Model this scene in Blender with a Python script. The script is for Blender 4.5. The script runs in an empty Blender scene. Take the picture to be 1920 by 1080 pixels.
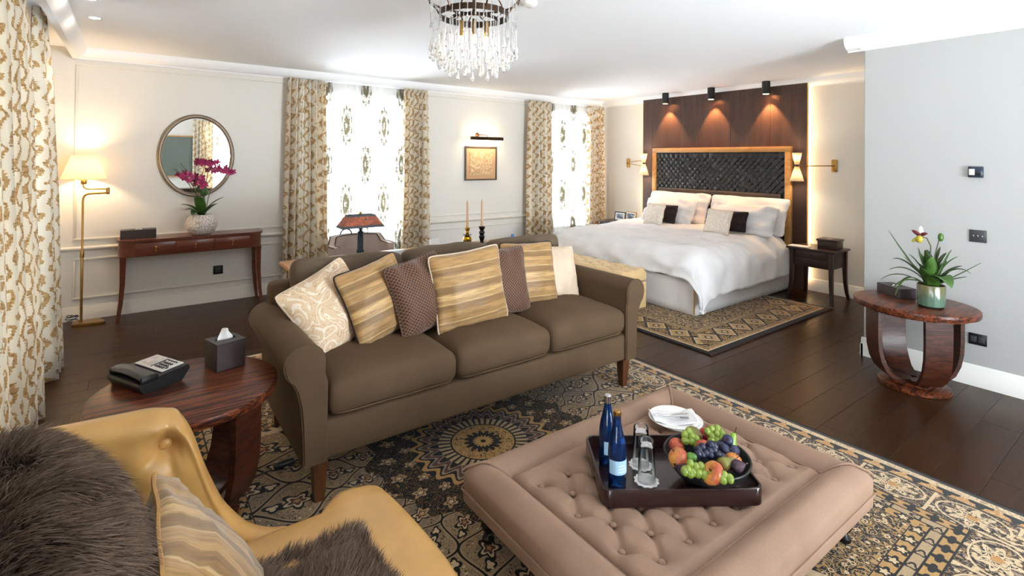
import bpy, bmesh, math, random
import numpy as np
from math import pi, sin, cos, sqrt, atan2, radians as rad
from mathutils import Vector, Matrix, noise as mnoise
random.seed(7)
S = bpy.context.scene
C = S.collection

# ------------------------------------------------------------------ camera
cd = bpy.data.cameras.new('camera'); cam = bpy.data.objects.new('camera', cd); C.objects.link(cam)
_y, _p, _r = rad(36.44), rad(.45), rad(.5)
_f = Vector((sin(_y)*cos(_p), cos(_y)*cos(_p), sin(_p))); _x = Vector((cos(_y), -sin(_y), 0)); _u = _x.cross(_f)
_X = cos(_r)*_x + sin(_r)*_u; _U = -sin(_r)*_x + cos(_r)*_u
_m = Matrix((_X, _U, -_f)).transposed()
cam.location = (0, 0, 1.6); cam.rotation_euler = _m.to_euler()
cd.sensor_width = 36; cd.lens = 964.6/1920*36; cd.shift_y = -(540-290.5)/1920; cd.clip_start = .05
S.camera = cam
S.cycles.diffuse_bounces = 5; S.cycles.glossy_bounces = 4; S.cycles.transmission_bounces = 8; S.cycles.transparent_max_bounces = 16; S.cycles.sample_clamp_indirect = 8; S.cycles.adaptive_threshold = .02

# ------------------------------------------------------------------ world, daylight, exposure
W = bpy.data.worlds.new('world'); S.world = W; W.use_nodes = True
bg = W.node_tree.nodes['Background']; bg.inputs[0].default_value = (.90, .95, 1, 1); bg.inputs[1].default_value = .55
S.view_settings.view_transform = 'Standard'; S.view_settings.look = 'None'
S.view_settings.gamma = 1; S.view_settings.exposure = 1.28; S.view_settings.use_curve_mapping = False

def area(name, loc, direction, sx, sy, power, col=(1, .98, .95)):
    l = bpy.data.lights.new(name, 'AREA'); l.shape = 'RECTANGLE'; l.size = sx; l.size_y = sy; l.energy = power; l.color = col
    o = bpy.data.objects.new(name, l); C.objects.link(o); o.location = loc
    o.rotation_euler = Vector(direction).to_track_quat('-Z', 'Y').to_euler(); return o
# daylight standing outside the window openings, shining in
# every window gets sky light from above and light thrown up by the bright ground outside
SKY, GRD = (.82, .91, 1), (.86, .93, 1)
area('sky_window_1', (2.4, 8.3, 3.7), (0, -1, -1.1), 3.0, 2.0, 380, SKY)
area('ground_window_1', (2.4, 9.4, -.6), (0, -1, .7), 4.0, 3.6, 1250, GRD)
area('sky_window_2', (5.95, 8.3, 3.7), (0, -1, -1.1), 2.6, 2.0, 480, SKY)
area('ground_window_2', (5.95, 9.4, -.6), (0, -1, .7), 3.6, 3.6, 1250, GRD)
area('daylight_window_3', (-1.15, 3.7, 1.4), (1, 0, .1), 2.2, 2.0, 50, SKY)
area('daylight_window_4', (2.6, -2.75, 1.4), (0, 1, .45), 2.3, 2.1, 60, SKY)
area('ground_window_4', (2.6, -6.2, -.6), (0, 1, .5), 6.0, 5.0, 5200, GRD)
area('daylight_window_5', (-1.15, -.6, 1.4), (1, .1, .5), 2.0, 2.0, 20, SKY)
area('ground_window_5', (-3.6, -.6, -.6), (1, .2, .6), 5.0, 4.0, 330, GRD)

def point(name, loc, power, col=(1, .72, .42), r=.03):
    l = bpy.data.lights.new(name, 'POINT'); l.energy = power; l.color = col; l.shadow_soft_size = r
    o = bpy.data.objects.new(name, l); C.objects.link(o); o.location = loc; return o
def spot(name, loc, direction, power, angle, blend=.5, col=(1, .72, .42), r=.02):
    l = bpy.data.lights.new(name, 'SPOT'); l.energy = power; l.color = col; l.spot_size = rad(angle); l.spot_blend = blend; l.shadow_soft_size = r
    o = bpy.data.objects.new(name, l); C.objects.link(o); o.location = loc
    o.rotation_euler = Vector(direction).to_track_quat('-Z', 'Y').to_euler(); return o

# ------------------------------------------------------------------ scene helpers
def tag(o, label=None, cat=None, group=None, kind=None):
    if label: o['label'] = label
    if cat: o['category'] = cat
    if group: o['group'] = group
    if kind: o['kind'] = kind
    return o
def thing(name, label, cat, loc=(0, 0, 0), rz=0, group=None, rot=None):
    o = bpy.data.objects.new(name, None); C.objects.link(o); o.empty_display_size = .05
    o.location = loc; o.rotation_euler = rot if rot else (0, 0, rz)
    return tag(o, label, cat, group)
def mesh_of(name, bm, mt, smooth=True, ang=38):
    if isinstance(bm, bpy.types.Mesh): me = bm
    else:
        me = bpy.data.meshes.new(name); bmesh.ops.recalc_face_normals(bm, faces=bm.faces); bm.to_mesh(me); bm.free()
        if smooth and len(me.polygons):
            me.polygons.foreach_set('use_smooth', [True]*len(me.polygons))
            me.set_sharp_from_angle(angle=rad(ang))
    if mt and not me.materials: me.materials.append(mt)
    return me
def part(name, bm, mt, parent=None, loc=(0, 0, 0), rot=(0, 0, 0), smooth=True, label=None, ang=38, kind=None):
    o = bpy.data.objects.new(name, mesh_of(name, bm, mt, smooth, ang)); C.objects.link(o)
    o.location = loc; o.rotation_euler = rot
    if parent: o.parent = parent
    if label: o['label'] = label
    if kind: o['kind'] = kind
    return o
def solo(name, bm, mt, label, cat, loc=(0, 0, 0), rot=(0, 0, 0), group=None, smooth=True, ang=38):
    return tag(part(name, bm, mt, None, loc, rot, smooth, None, ang), label, cat, group)
def struct(name, bm, mt, parent=None, smooth=True):
    o = part(name, bm, mt, parent, smooth=smooth)
    if not parent: o['kind'] = 'structure'
    return o
def dup(o, parent=None, loc=None, rot=None, label=None):
    c = o.copy(); C.objects.link(c)
    if parent: c.parent = parent
    if loc is not None: c.location = loc
    if rot is not None: c.rotation_euler = rot
    if label: c['label'] = label
    for ch in list(o.children): dup(ch, c)
    return c
B = bmesh.new

# ------------------------------------------------------------------ mesh helpers (each adds to a bmesh)
def box(bm, cx, cy, cz, sx, sy, sz, bev=0, seg=2, rot=None):
    m = Matrix.Translation((cx, cy, cz)) @ (rot.to_4x4() if rot else Matrix()) @ Matrix.Diagonal((sx, sy, sz, 1))
    vs = bmesh.ops.create_cube(bm, size=1, matrix=m)['verts']
    if bev:
        es = list({e for v in vs for e in v.link_edges})
        bmesh.ops.bevel(bm, geom=es, offset=min(bev, .49*min(sx, sy, sz)), segments=seg, profile=.5, affect='EDGES')
    return bm
def bx(x0, x1, y0, y1, z0, z1, bev=0, seg=2, bm=None):
    return box(bm or B(), (x0+x1)/2, (y0+y1)/2, (z0+z1)/2, abs(x1-x0), abs(y1-y0), abs(z1-z0), bev, seg)
def grid(bm, fn, nu, nv, cu=False, cv=False, uv=None):
    vs = [[bm.verts.new(fn(i/nu, j/nv)) for j in range(nv if cv else nv+1)] for i in range(nu if cu else nu+1)]
    lay = bm.loops.layers.uv.verify() if uv else None
    for i in range(nu):
        for j in range(nv):
            q = [(i, j), (i+1, j), (i+1, j+1), (i, j+1)]
            f = bm.faces.new([vs[a % len(vs)][b % len(vs[0])] for a, b in q])
            if uv:
                for l, (a, b) in zip(f.loops, q): l[lay].uv = uv(a/nu, b/nv)
    return vs
def lathe(bm, prof, seg=24, c=(0, 0, 0), cap0=True, cap1=True):
    rings = [[bm.verts.new((c[0]+r*cos(2*pi*k/seg), c[1]+r*sin(2*pi*k/seg), c[2]+z)) for k in range(seg)] for r, z in prof]
    for a, b in zip(rings, rings[1:]):
        for k in range(seg): bm.faces.new((a[k], a[(k+1) % seg], b[(k+1) % seg], b[k]))
    if cap0 and prof[0][0] > 1e-4: bm.faces.new(rings[0][::-1])
    if cap1 and prof[-1][0] > 1e-4: bm.faces.new(rings[-1])
    return bm
def tube(bm, pts, r, seg=8, closed=False, cap=True, flat=None, up=(0, 0, 1)):
    pts = [Vector(p) for p in pts]; n = len(pts); rings = []; up = Vector(up)
    for i, p in enumerate(pts):
        d = (pts[(i+1) % n]-pts[i-1]) if closed else (pts[min(i+1, n-1)]-pts[max(i-1, 0)])
        d.normalize(); s = d.cross(up)
        if s.length < .05: s = d.cross(Vector((1, 0, 0)))
        s.normalize(); t = s.cross(d); rr = r[i] if isinstance(r, (list, tuple)) else r
        rings.append([bm.verts.new(p+rr*(cos(2*pi*k/seg)*s+sin(2*pi*k/seg)*t*(flat or 1))) for k in range(seg)])
    prs = list(zip(rings, rings[1:]))+([(rings[-1], rings[0])] if closed else [])
    for a, b in prs:
        for k in range(seg): bm.faces.new((a[k], a[(k+1) % seg], b[(k+1) % seg], b[k]))
    if cap and not closed: bm.faces.new(rings[0][::-1]); bm.faces.new(rings[-1])
    return bm
def prism(bm, poly, axis, a, b):
    mk = {'x': lambda p, t: (t, p[0], p[1]), 'y': lambda p, t: (p[0], t, p[1]), 'z': lambda p, t: (p[0], p[1], t)}[axis]
    v0 = [bm.verts.new(mk(p, a)) for p in poly]; v1 = [bm.verts.new(mk(p, b)) for p in poly]; n = len(poly)
    bm.faces.new(v0[::-1]); bm.faces.new(v1)
    for k in range(n): bm.faces.new((v0[k], v0[(k+1) % n], v1[(k+1) % n], v1[k]))
    return bm
def ell(bm, c, r, seg=14, rings=9, rot=None):
    m = Matrix.Translation(c) @ (rot.to_4x4() if rot else Matrix()) @ Matrix.Diagonal((r[0], r[1], r[2], 1))
    bmesh.ops.create_uvsphere(bm, u_segments=seg, v_segments=rings, radius=1, matrix=m); return bm
def softbox(bm, sx, sy, sz, r, n=(6, 6, 2), fn=None, c=(0, 0, 0)):
    """rounded box with gridded faces; fn moves each point"""
    def ax(h, k):
        e = [-h, -h+r*.13, -h+r*.45]; m = [-h+r+(2*h-2*r)*i/k for i in range(k+1)]
        return e+m+[-q for q in e[::-1]]
    H = (sx/2, sy/2, sz/2); A = [ax(H[i], n[i]) for i in range(3)]; cache = {}
    def vert(p):
        key = tuple(round(q, 6) for q in p)
        if key not in cache:
            v = Vector(p); q = Vector([max(-H[i]+r, min(H[i]-r, p[i])) for i in range(3)]); d = v-q
            if d.length > 1e-9: v = q+d.normalized()*r
            if fn: v = Vector(fn(v))
            cache[key] = bm.verts.new(v+Vector(c))
        return cache[key]
    for i in range(3):
        j, k = (i+1) % 3, (i+2) % 3
        for s in (-1, 1):
            for a0, a1 in zip(A[j], A[j][1:]):
                for b0, b1 in zip(A[k], A[k][1:]):
                    q = []
                    for a, b in ((a0, b0), (a1, b0), (a1, b1), (a0, b1)):
                        p = [0, 0, 0]; p[i] = s*H[i]; p[j] = a; p[k] = b; q.append(vert(p))
                    q = q if s > 0 else q[::-1]
                    if len(set(q)) == 4:
                        try: bm.faces.new(q)
                        except ValueError: pass
    return bm
def nz(x, y=0, z=0): return mnoise.noise(Vector((x, y, z)))
def bez(p0, p1, p2, p3, n=10):
    P = [Vector(p) for p in (p0, p1, p2, p3)]
    return [(1-t)**3*P[0]+3*t*(1-t)**2*P[1]+3*t*t*(1-t)*P[2]+t**3*P[3] for t in [i/n for i in range(n+1)]]
def R3(x=0, y=0, z=0): return (Matrix.Rotation(z, 3, 'Z') @ Matrix.Rotation(y, 3, 'Y') @ Matrix.Rotation(x, 3, 'X'))
# ------------------------------------------------------------------ procedural materials
def c(r, g, b):
    f = lambda v: (v/255/12.92 if v/255 <= .04045 else ((v/255+.055)/1.055)**2.4)
    return (f(r), f(g), f(b), 1)
class Ex:
    """a value in a shader node tree, with arithmetic that adds Math nodes"""
    def __init__(s, t, o): s.t = t; s.o = o
    def m(s, op, *a):
        n = s.t.nodes.new('ShaderNodeMath'); n.operation = op
        for i, v in enumerate((s,)+a):
            if isinstance(v, Ex): s.t.links.new(v.o, n.inputs[i])
            else: n.inputs[i].default_value = v
        return Ex(s.t, n.outputs[0])
    def __add__(s, o): return s.m('ADD', o)
    __radd__ = __add__
    def __sub__(s, o): return s.m('SUBTRACT', o)
    def __rsub__(s, o): return (s*-1)+o
    def __mul__(s, o): return s.m('MULTIPLY', o)
    __rmul__ = __mul__
    def __truediv__(s, o): return s.m('DIVIDE', o)
    def sin(s): return s.m('SINE')
    def cos(s): return s.m('COSINE')
    def abs(s): return s.m('ABSOLUTE')
    def frac(s): return s.m('FRACT')
    def floor(s): return s.m('FLOOR')
    def sqrt(s): return s.m('SQRT')
    def log(s): return s.m('LOGARITHM', 2.718281828)
    def wrap(s): return s-s.m('ROUND')
    def lt(s, v): return s.m('LESS_THAN', v)
    def gt(s, v): return s.m('GREATER_THAN', v)
    def min(s, v): return s.m('MINIMUM', v)
    def max(s, v): return s.m('MAXIMUM', v)
    def atan2(s, v): return s.m('ARCTAN2', v)
    def band(s, a, b): return s.gt(a)*s.lt(b)
    def ss(s, a, b):
        n = s.t.nodes.new('ShaderNodeMapRange'); n.interpolation_type = 'SMOOTHSTEP'
        s.t.links.new(s.o, n.inputs[0]); n.inputs[1].default_value = a; n.inputs[2].default_value = b; return Ex(s.t, n.outputs[0])
class Mt:
    def __init__(s, name):
        s.mat = bpy.data.materials.new(name); s.mat.use_nodes = True; s.t = s.mat.node_tree
        s.b = s.t.nodes['Principled BSDF']; s.out = s.t.nodes['Material Output']
    def new(s, k): return s.t.nodes.new(k)
    def ln(s, a, b): s.t.links.new(a, b)
    def vec(s, kind='Object', scale=(1, 1, 1), rot=(0, 0, 0)):
        tc = s.new('ShaderNodeTexCoord'); mp = s.new('ShaderNodeMapping'); s.ln(tc.outputs[kind], mp.inputs[0])
        mp.inputs['Scale'].default_value = scale; mp.inputs['Rotation'].default_value = rot; return mp.outputs[0]
    def xyz(s, v):
        n = s.new('ShaderNodeSeparateXYZ'); s.ln(v, n.inputs[0]); return [Ex(s.t, o) for o in n.outputs]
    def comb(s, x, y, z=0):
        n = s.new('ShaderNodeCombineXYZ')
        for i, v in enumerate((x, y, z)):
            if isinstance(v, Ex): s.ln(v.o, n.inputs[i])
            else: n.inputs[i].default_value = v
        return n.outputs[0]
    def noise(s, v, scale, detail=3, rough=.5, dist=0):
        n = s.new('ShaderNodeTexNoise'); s.ln(v, n.inputs['Vector']); n.inputs['Scale'].default_value = scale
        n.inputs['Detail'].default_value = detail; n.inputs['Roughness'].default_value = rough; n.inputs['Distortion'].default_value = dist
        return Ex(s.t, n.outputs[0])
    def vor(s, v, scale, feat='F1', rnd=1):
        n = s.new('ShaderNodeTexVoronoi'); n.feature = feat; s.ln(v, n.inputs['Vector']); n.inputs['Scale'].default_value = scale; n.inputs['Randomness'].default_value = rnd
        return Ex(s.t, n.outputs[0])
    def mix(s, f, a, b):
        n = s.new('ShaderNodeMix'); n.data_type = 'RGBA'
        if isinstance(f, Ex): s.ln(f.o, n.inputs[0])
        else: n.inputs[0].default_value = f
        for k, v in ((6, a), (7, b)):
            if isinstance(v, tuple): n.inputs[k].default_value = v
            else: s.ln(v, n.inputs[k])
        return n.outputs[2]
    def col(s, sock):
        if isinstance(sock, tuple): s.b.inputs['Base Color'].default_value = sock
        else: s.ln(sock, s.b.inputs['Base Color'])
    def set(s, **k):
        for a, v in k.items(): s.b.inputs[a.replace('_', ' ')].default_value = v
        return s
    def bump(s, h, strength=.3, dist=.005):
        n = s.new('ShaderNodeBump'); s.ln(h.o, n.inputs['Height']); n.inputs['Strength'].default_value = strength; n.inputs['Distance'].default_value = dist
        s.ln(n.outputs[0], s.b.inputs['Normal'])
def plain(name, col, rough=.5, metal=0, var=0, vs=8, bs=0, bump=.2, **k):
    m = Mt(name); m.set(Roughness=rough, Metallic=metal); m.set(**k)
    if var:
        f = m.noise(m.vec(), vs, 4); m.col(m.mix(f.ss(.3, .7), tuple(q*(1-var) for q in col[:3])+(1,), tuple(min(1, q*(1+var)) for q in col[:3])+(1,)))
    else: m.col(col)
    if bs: m.bump(m.noise(m.vec(), bs, 3), bump, .003)
    return m.mat
def wood(name, ca, cb, cc, scale=(1.2, 14, 14), rough=.3, rand=True, coat=0, detail=5, dist=1.2, contrast=(.3, .7), bump=.05):
    m = Mt(name); m.set(Roughness=rough, Coat_Weight=coat, Coat_Roughness=.12, Specular_IOR_Level=.32)
    v = m.vec('Object', scale)
    if rand:
        oi = m.new('ShaderNodeObjectInfo'); ad = m.new('ShaderNodeVectorMath'); ad.operation = 'ADD'; m.ln(v, ad.inputs[0])
        sc = m.new('ShaderNodeMath'); sc.operation = 'MULTIPLY'; m.ln(oi.outputs['Random'], sc.inputs[0]); sc.inputs[1].default_value = 37
        m.ln(sc.outputs[0], ad.inputs[1]); v = ad.outputs[0]
    f = m.noise(v, 1, detail, .6, dist); g = m.noise(v, 4.3, 3, .6)
    k = m.mix(f.ss(*contrast), ca, cb); k = m.mix(g.ss(.5, .75)*.6, k, cc)
    if rand:
        r = Ex(m.t, oi.outputs['Random']); k = m.mix((r-.5).abs()*.7*rand, k, cc if rand < 1 else ca)
    m.col(k); m.bump(g, bump, .002); return m.mat
def fabric(name, col, col2=None, rough=.85, vs=6, weave=420, bump=.25, sheen=.25):
    m = Mt(name); m.set(Roughness=rough, Sheen_Weight=sheen, Sheen_Roughness=.5); m.b.inputs['Sheen Tint'].default_value = col
    v = m.vec(); f = m.noise(v, vs, 4); w = m.noise(v, weave, 2)
    k = m.mix(f.ss(.3, .7), col, col2 or tuple(q*.88 for q in col[:3])+(1,)); k = m.mix(w.ss(.35, .7)*.35, k, tuple(q*.6 for q in col[:3])+(1,))
    m.col(k); m.bump(w, bump, .0012); return m.mat
def emit(name, col, strength):
    m = Mt(name); m.b.inputs['Emission Color'].default_value = col; m.b.inputs['Emission Strength'].default_value = strength; m.col(col); return m.mat
def ogee(u, v, amp=.25):
    """distance to an ogee lattice, u and v in cells"""
    k = (v*(2*pi)).cos()*amp
    return (u-k).wrap().abs().min((u-.5+k).wrap().abs())
M = {}
M['wall'] = plain('cream_wall_paint', c(231, 227, 219), .8, bs=60, bump=.02)
M['wall_c'] = plain('cool_lit_wall_paint', c(176, 175, 172), .8, bs=60, bump=.02)  # greyer version of the wall paint, with the cooler light put into its colour
M['ceil'] = plain('white_ceiling_paint', c(249, 249, 250), .85)
M['trim'] = plain('white_gloss_paint', c(238, 236, 230), .45)
M['mould'] = plain('cream_moulding_paint', c(231, 226, 216), .6)
M['floorbase'] = plain('dark_joint', c(38, 26, 19), .8)
M['floor'] = wood('smoked_oak_plank', c(58, 32, 15), c(39, 22, 10), c(72, 44, 22), (1.1, 16, 16), .30, .5, 0, 6, 1.0, (.25, .75), .10)
M['floor'].node_tree.nodes['Principled BSDF'].inputs['Specular IOR Level'].default_value = .22
M['rosewood'] = wood('figured_rosewood', c(122, 62, 36), c(52, 25, 17), c(22, 11, 9), (3.2, 44, 44), .28, .3, .0, 7, 1.0, (.42, .58))
M['rosewood'].node_tree.nodes['Principled BSDF'].inputs['Specular IOR Level'].default_value = .25
M['rosewood_v'] = wood('figured_rosewood_upright', c(82, 41, 24), c(48, 23, 15), c(30, 13, 9), (5, 5, 34), .36, .3, .05, 6, 1.6, (.36, .64))
M['mahogany'] = wood('mahogany', c(112, 58, 38), c(92, 45, 30), c(76, 36, 24), (1.5, 18, 18), .3, .2, .3)
M['darkwood'] = wood('dark_stained_wood', c(58, 36, 27), c(44, 27, 21), c(34, 20, 16), (2, 14, 14), .35, .3, .2)
M['panelwood'] = wood('dark_panel_veneer', c(84, 62, 54), c(70, 52, 46), c(62, 45, 38), (9, 9, .9), .36, .8, .1, 6, .6)
M['goldwood'] = wood('pale_gilded_oak', c(205, 158, 98), c(186, 138, 82), c(160, 114, 64), (12, 3, 12), .4, .2, .2)
M['legwood'] = wood('walnut_leg', c(92, 54, 30), c(70, 38, 21), c(52, 28, 16), (12, 12, 2), .35, .2, .2)
M['honey'] = wood('honey_desk_wood', c(206, 150, 92), c(182, 124, 70), c(160, 104, 56), (1.5, 14, 14), .3, .2, .3)
M['blackwood'] = plain('black_lacquer', c(18, 14, 14), .25)
M['blackmetal'] = plain('black_metal', c(24, 23, 24), .45)
M['brass'] = plain('aged_brass', c(176, 136, 72), .28, 1)
M['bronze'] = plain('dark_bronze', c(74, 56, 42), .35, .9)
M['steel'] = plain('steel', c(200, 200, 205), .2, 1)
M['sofa'] = fabric('brown_taupe_wool', c(92, 70, 47), c(86, 65, 43), weave=520, sheen=.35)
M['sofa2'] = fabric('grey_taupe_back_cushion', c(108, 91, 72), c(98, 82, 64), weave=520, sheen=.3)
M['ottoman'] = fabric('dusty_brown_felt', c(158, 127, 106), c(147, 117, 97), weave=300, bump=.35, sheen=.35)
M['pink'] = fabric('plain_cream_silk', c(226, 204, 180), c(212, 188, 162), weave=200)
M['leather'] = plain('tan_leather', c(200, 153, 88), .36, 0, .07, 9, 130, .12, Coat_Weight=.15)
M['creamleather'] = plain('cream_leather', c(222, 190, 138), .34, 0, .05, 9, 130, .1, Coat_Weight=.2)
M['linen'] = fabric('white_cotton_linen', c(242, 240, 238), c(234, 232, 232), weave=700, bump=.08, sheen=.1)
M['skirt'] = fabric('pale_grey_valance', c(236, 234, 233), c(228, 226, 228), weave=600, bump=.1)
M['velvet'] = fabric('dark_brown_velvet', c(44, 24, 18), c(30, 16, 12), weave=300, sheen=.5)
M['headpad'] = fabric('charcoal_headboard_pad', c(74, 66, 62), c(64, 57, 54), weave=400)
M['chairgrey'] = fabric('mauve_grey_leather', c(188, 170, 160), c(176, 158, 148), .6, weave=300, sheen=.1)
M['white'] = plain('white_ceramic', c(240, 238, 234), .25)
M['paper'] = plain('white_paper', c(244, 243, 240), .9)
M['black'] = plain('black_plastic', c(20, 20, 22), .38)
M['keypad'] = plain('grey_plastic', c(60, 60, 63), .42)
M['faceplate'] = plain('pale_grey_plastic', c(212, 206, 202), .4)
M['darkleather'] = plain('dark_brown_leather_box', c(52, 38, 36), .4, bs=220, bump=.25)
M['tray'] = plain('dark_mahogany_lacquer', c(40, 20, 18), .24, Coat_Weight=.3)
M['bowl'] = plain('black_stoneware', c(26, 26, 28), .42)
M['slate'] = plain('slate_grey_metal', c(70, 72, 74), .4, .4)
M['candle'] = plain('tan_candle_wax', c(214, 172, 134), .5, Subsurface_Weight=.1)
M['gold'] = plain('polished_gold', c(214, 168, 44), .2, .9)
M['leaf'] = plain('glossy_green_leaf', c(60, 92, 34), .32, 0, .25, 14)
M['leaf2'] = plain('deep_green_leaf', c(52, 78, 34), .35, 0, .25, 14)
M['stem'] = plain('dark_green_stem', c(70, 74, 44), .5)
M['magenta'] = plain('magenta_petal', c(158, 28, 86), .5, 0, .3, 30)
M['soil'] = plain('bark_soil', c(74, 50, 34), .9, 0, .4, 60, 90, .8)
M['fur_skin'] = plain('brown_fur_ground', c(58, 44, 36), .95)
M['navy'] = plain('dark_blue_metal', c(40, 52, 62), .4, .3)
def furmat():
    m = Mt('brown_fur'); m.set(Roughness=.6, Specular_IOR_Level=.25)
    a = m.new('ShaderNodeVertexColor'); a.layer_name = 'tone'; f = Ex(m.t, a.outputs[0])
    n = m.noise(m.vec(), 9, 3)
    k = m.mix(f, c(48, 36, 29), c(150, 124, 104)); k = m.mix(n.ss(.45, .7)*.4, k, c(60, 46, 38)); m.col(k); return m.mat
M['fur'] = furmat()
def glassmat(name, tint, rough=0, mixf=.12, ior=1.45):
    m = Mt(name); t = m.t; tr = m.new('ShaderNodeBsdfTransparent'); tr.inputs[0].default_value = tint
    gl = m.new('ShaderNodeBsdfGlossy'); gl.inputs['Roughness'].default_value = rough
    fr = m.new('ShaderNodeFresnel'); fr.inputs[0].default_value = ior
    f = Ex(t, fr.outputs[0])*.9+mixf*.3; mx = m.new('ShaderNodeMixShader'); m.ln(f.o, mx.inputs[0]); m.ln(tr.outputs[0], mx.inputs[1]); m.ln(gl.outputs[0], mx.inputs[2])
    m.ln(mx.outputs[0], m.out.inputs[0]); return m.mat
M['pane'] = glassmat('window_glass', (.97, .98, .98, 1))
M['glass'] = glassmat('drinking_glass', (.985, .99, .99, 1), .02, .06, 1.28)
def crystal():
    m = Mt('cut_crystal'); m.set(Roughness=.05, Transmission_Weight=.86, IOR=1.45); m.col((1, 1, 1, 1)); return m.mat
M['crystal'] = crystal()
def blueglass():
    m = Mt('blue_bottle_glass'); t = m.t; tr = m.new('ShaderNodeBsdfTransparent'); tr.inputs[0].default_value = (.1, .3, .6, 1)
    gl = m.new('ShaderNodeBsdfGlossy'); gl.inputs['Roughness'].default_value = .03; df = m.new('ShaderNodeBsdfDiffuse'); df.inputs[0].default_value = c(24, 58, 112)
    m1 = m.new('ShaderNodeMixShader'); m1.inputs[0].default_value = .35; m.ln(tr.outputs[0], m1.inputs[1]); m.ln(df.outputs[0], m1.inputs[2])
    fr = m.new('ShaderNodeFresnel'); fr.inputs[0].default_value = 1.5; mx = m.new('ShaderNodeMixShader'); m.ln(fr.outputs[0], mx.inputs[0]); m.ln(m1.outputs[0], mx.inputs[1]); m.ln(gl.outputs[0], mx.inputs[2])
    m.ln(mx.outputs[0], m.out.inputs[0]); return m.mat
M['blueglass'] = blueglass()
def mirror():
    m = Mt('mirror_silver'); m.set(Roughness=0, Metallic=1); m.col((.93, .94, .93, 1)); return m.mat
M['mirror'] = mirror()
def shade(name, col, em=0):
    """lamp-shade cloth: lets the lamp inside glow through"""
    m = Mt(name); d = m.new('ShaderNodeBsdfDiffuse'); d.inputs[0].default_value = col; t = m.new('ShaderNodeBsdfTranslucent'); t.inputs[0].default_value = col
    x = m.new('ShaderNodeMixShader'); x.inputs[0].default_value = .6; m.ln(d.outputs[0], x.inputs[1]); m.ln(t.outputs[0], x.inputs[2]); m.ln(x.outputs[0], m.out.inputs[0]); return m.mat
M['shade'] = shade('cream_lamp_shade', c(250, 238, 214))
M['bulb'] = emit('warm_bulb', (1, .80, .52, 1), 4)
M['led'] = emit('warm_led_strip', (1, .70, .37, 1), 22)
M['spotface'] = emit('spot_lens', (1, .75, .45, 1), 6)
M['downlight'] = emit('downlight_lens', (1, .95, .88, 1), 8)
def drape():
    m = Mt('gold_squiggle_drape'); m.set(Roughness=.7, Sheen_Weight=.3)
    u, v, _ = m.xyz(m.vec('UV')); n = m.noise(m.vec('UV'), 9, 3)-.5; n2 = m.noise(m.vec('UV'), 70, 2)-.5
    st = (v*70).floor()/70
    d = (((u+n*.07)+((st+n*.10)*(2*pi/.15)+n*4).sin()*.021)/.068+n2*.17).wrap().abs()
    ln_ = d.lt(.17)
    k = m.mix(m.noise(m.vec('UV'), 4, 3).ss(.3, .7), c(252, 245, 230), c(246, 237, 218)); k = m.mix(ln_, k, c(212, 178, 124))
    k = m.mix(ln_*n2.gt(.06), k, c(178, 140, 88)); m.col(k)
    tr = m.new('ShaderNodeBsdfTranslucent'); m.ln(k, tr.inputs[0]); mx = m.new('ShaderNodeMixShader'); mx.inputs[0].default_value = .3
    m.ln(m.b.outputs[0], mx.inputs[1]); m.ln(tr.outputs[0], mx.inputs[2]); m.ln(mx.outputs[0], m.out.inputs[0]); return m.mat
M['drape'] = drape()
def sheer():
    m = Mt('white_damask_sheer'); u, v, _ = m.xyz(m.vec('UV'))
    cu = u/.31; cv = v/1.0+(cu.floor().m('MODULO', 2).abs())*.5
    a = (cu.frac()-.5)*.31; b = (cv.frac()-.5)*1.0; n = m.noise(m.vec('UV'), 60, 2)
    r = ((a/.085)*(a/.085)+(b/.24)*(b/.24)).sqrt(); th = (b*.35).atan2(a)
    mask = (r+(th*10).cos()*.10).lt(1)*((r*9+n*9).sin()).gt(-.6)
    k = m.mix(mask, c(248, 248, 247), c(138, 128, 104))
    df = m.new('ShaderNodeBsdfDiffuse'); m.ln(k, df.inputs[0]); tl = m.new('ShaderNodeBsdfTranslucent'); m.ln(k, tl.inputs[0])
    tr = m.new('ShaderNodeBsdfTransparent'); m1 = m.new('ShaderNodeMixShader'); m1.inputs[0].default_value = .36; m.ln(df.outputs[0], m1.inputs[1]); m.ln(tl.outputs[0], m1.inputs[2])
    f = (1-mask)*.5+.12; m2 = m.new('ShaderNodeMixShader'); m.ln(f.o, m2.inputs[0]); m.ln(m1.outputs[0], m2.inputs[1]); m.ln(tr.outputs[0], m2.inputs[2])
    m.ln(m2.outputs[0], m.out.inputs[0]); return m.mat
M['sheer'] = sheer()
def stripe():
    m = Mt('gold_striped_silk'); m.set(Roughness=.5, Sheen_Weight=.4); x, y, z = m.xyz(m.vec())
    n = m.noise(m.vec('Object', (1.5, 14, 1)), 3, 3); w = m.noise(m.vec('Object', (10, 150, 10)), 1, 2)
    f = m.noise(m.comb(.0, y*11+n*.02, 0), 1.6, 2)
    k = m.mix(f.ss(.32, .5), c(124, 90, 52), c(180, 138, 82)); k = m.mix(f.ss(.52, .66), k, c(210, 172, 114)); st = (y*9.5+n*.015).frac(); k = m.mix(st.lt(.42)*.55, k, c(122, 88, 48)); k = m.mix(((st-.42).abs().lt(.035))*.6, k, c(214, 186, 136)); k = m.mix(w.ss(.42, .66)*.5, k, c(112, 82, 46))
    m.col(k); m.bump(w, .25, .002); return m.mat
M['stripe'] = stripe()
def check():
    m = Mt('brown_diamond_check'); m.set(Roughness=.7, Sheen_Weight=.3); x, y, z = m.xyz(m.vec())
    a = ((x+y)*48).frac()-.5; b = ((x-y)*48).frac()-.5
    g = a.abs().max(b.abs()); k = m.mix(g.gt(.40), c(64, 37, 27), c(134, 92, 60)); k = m.mix(g.lt(.2), k, c(38, 22, 18)); m.col(k); return m.mat
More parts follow.
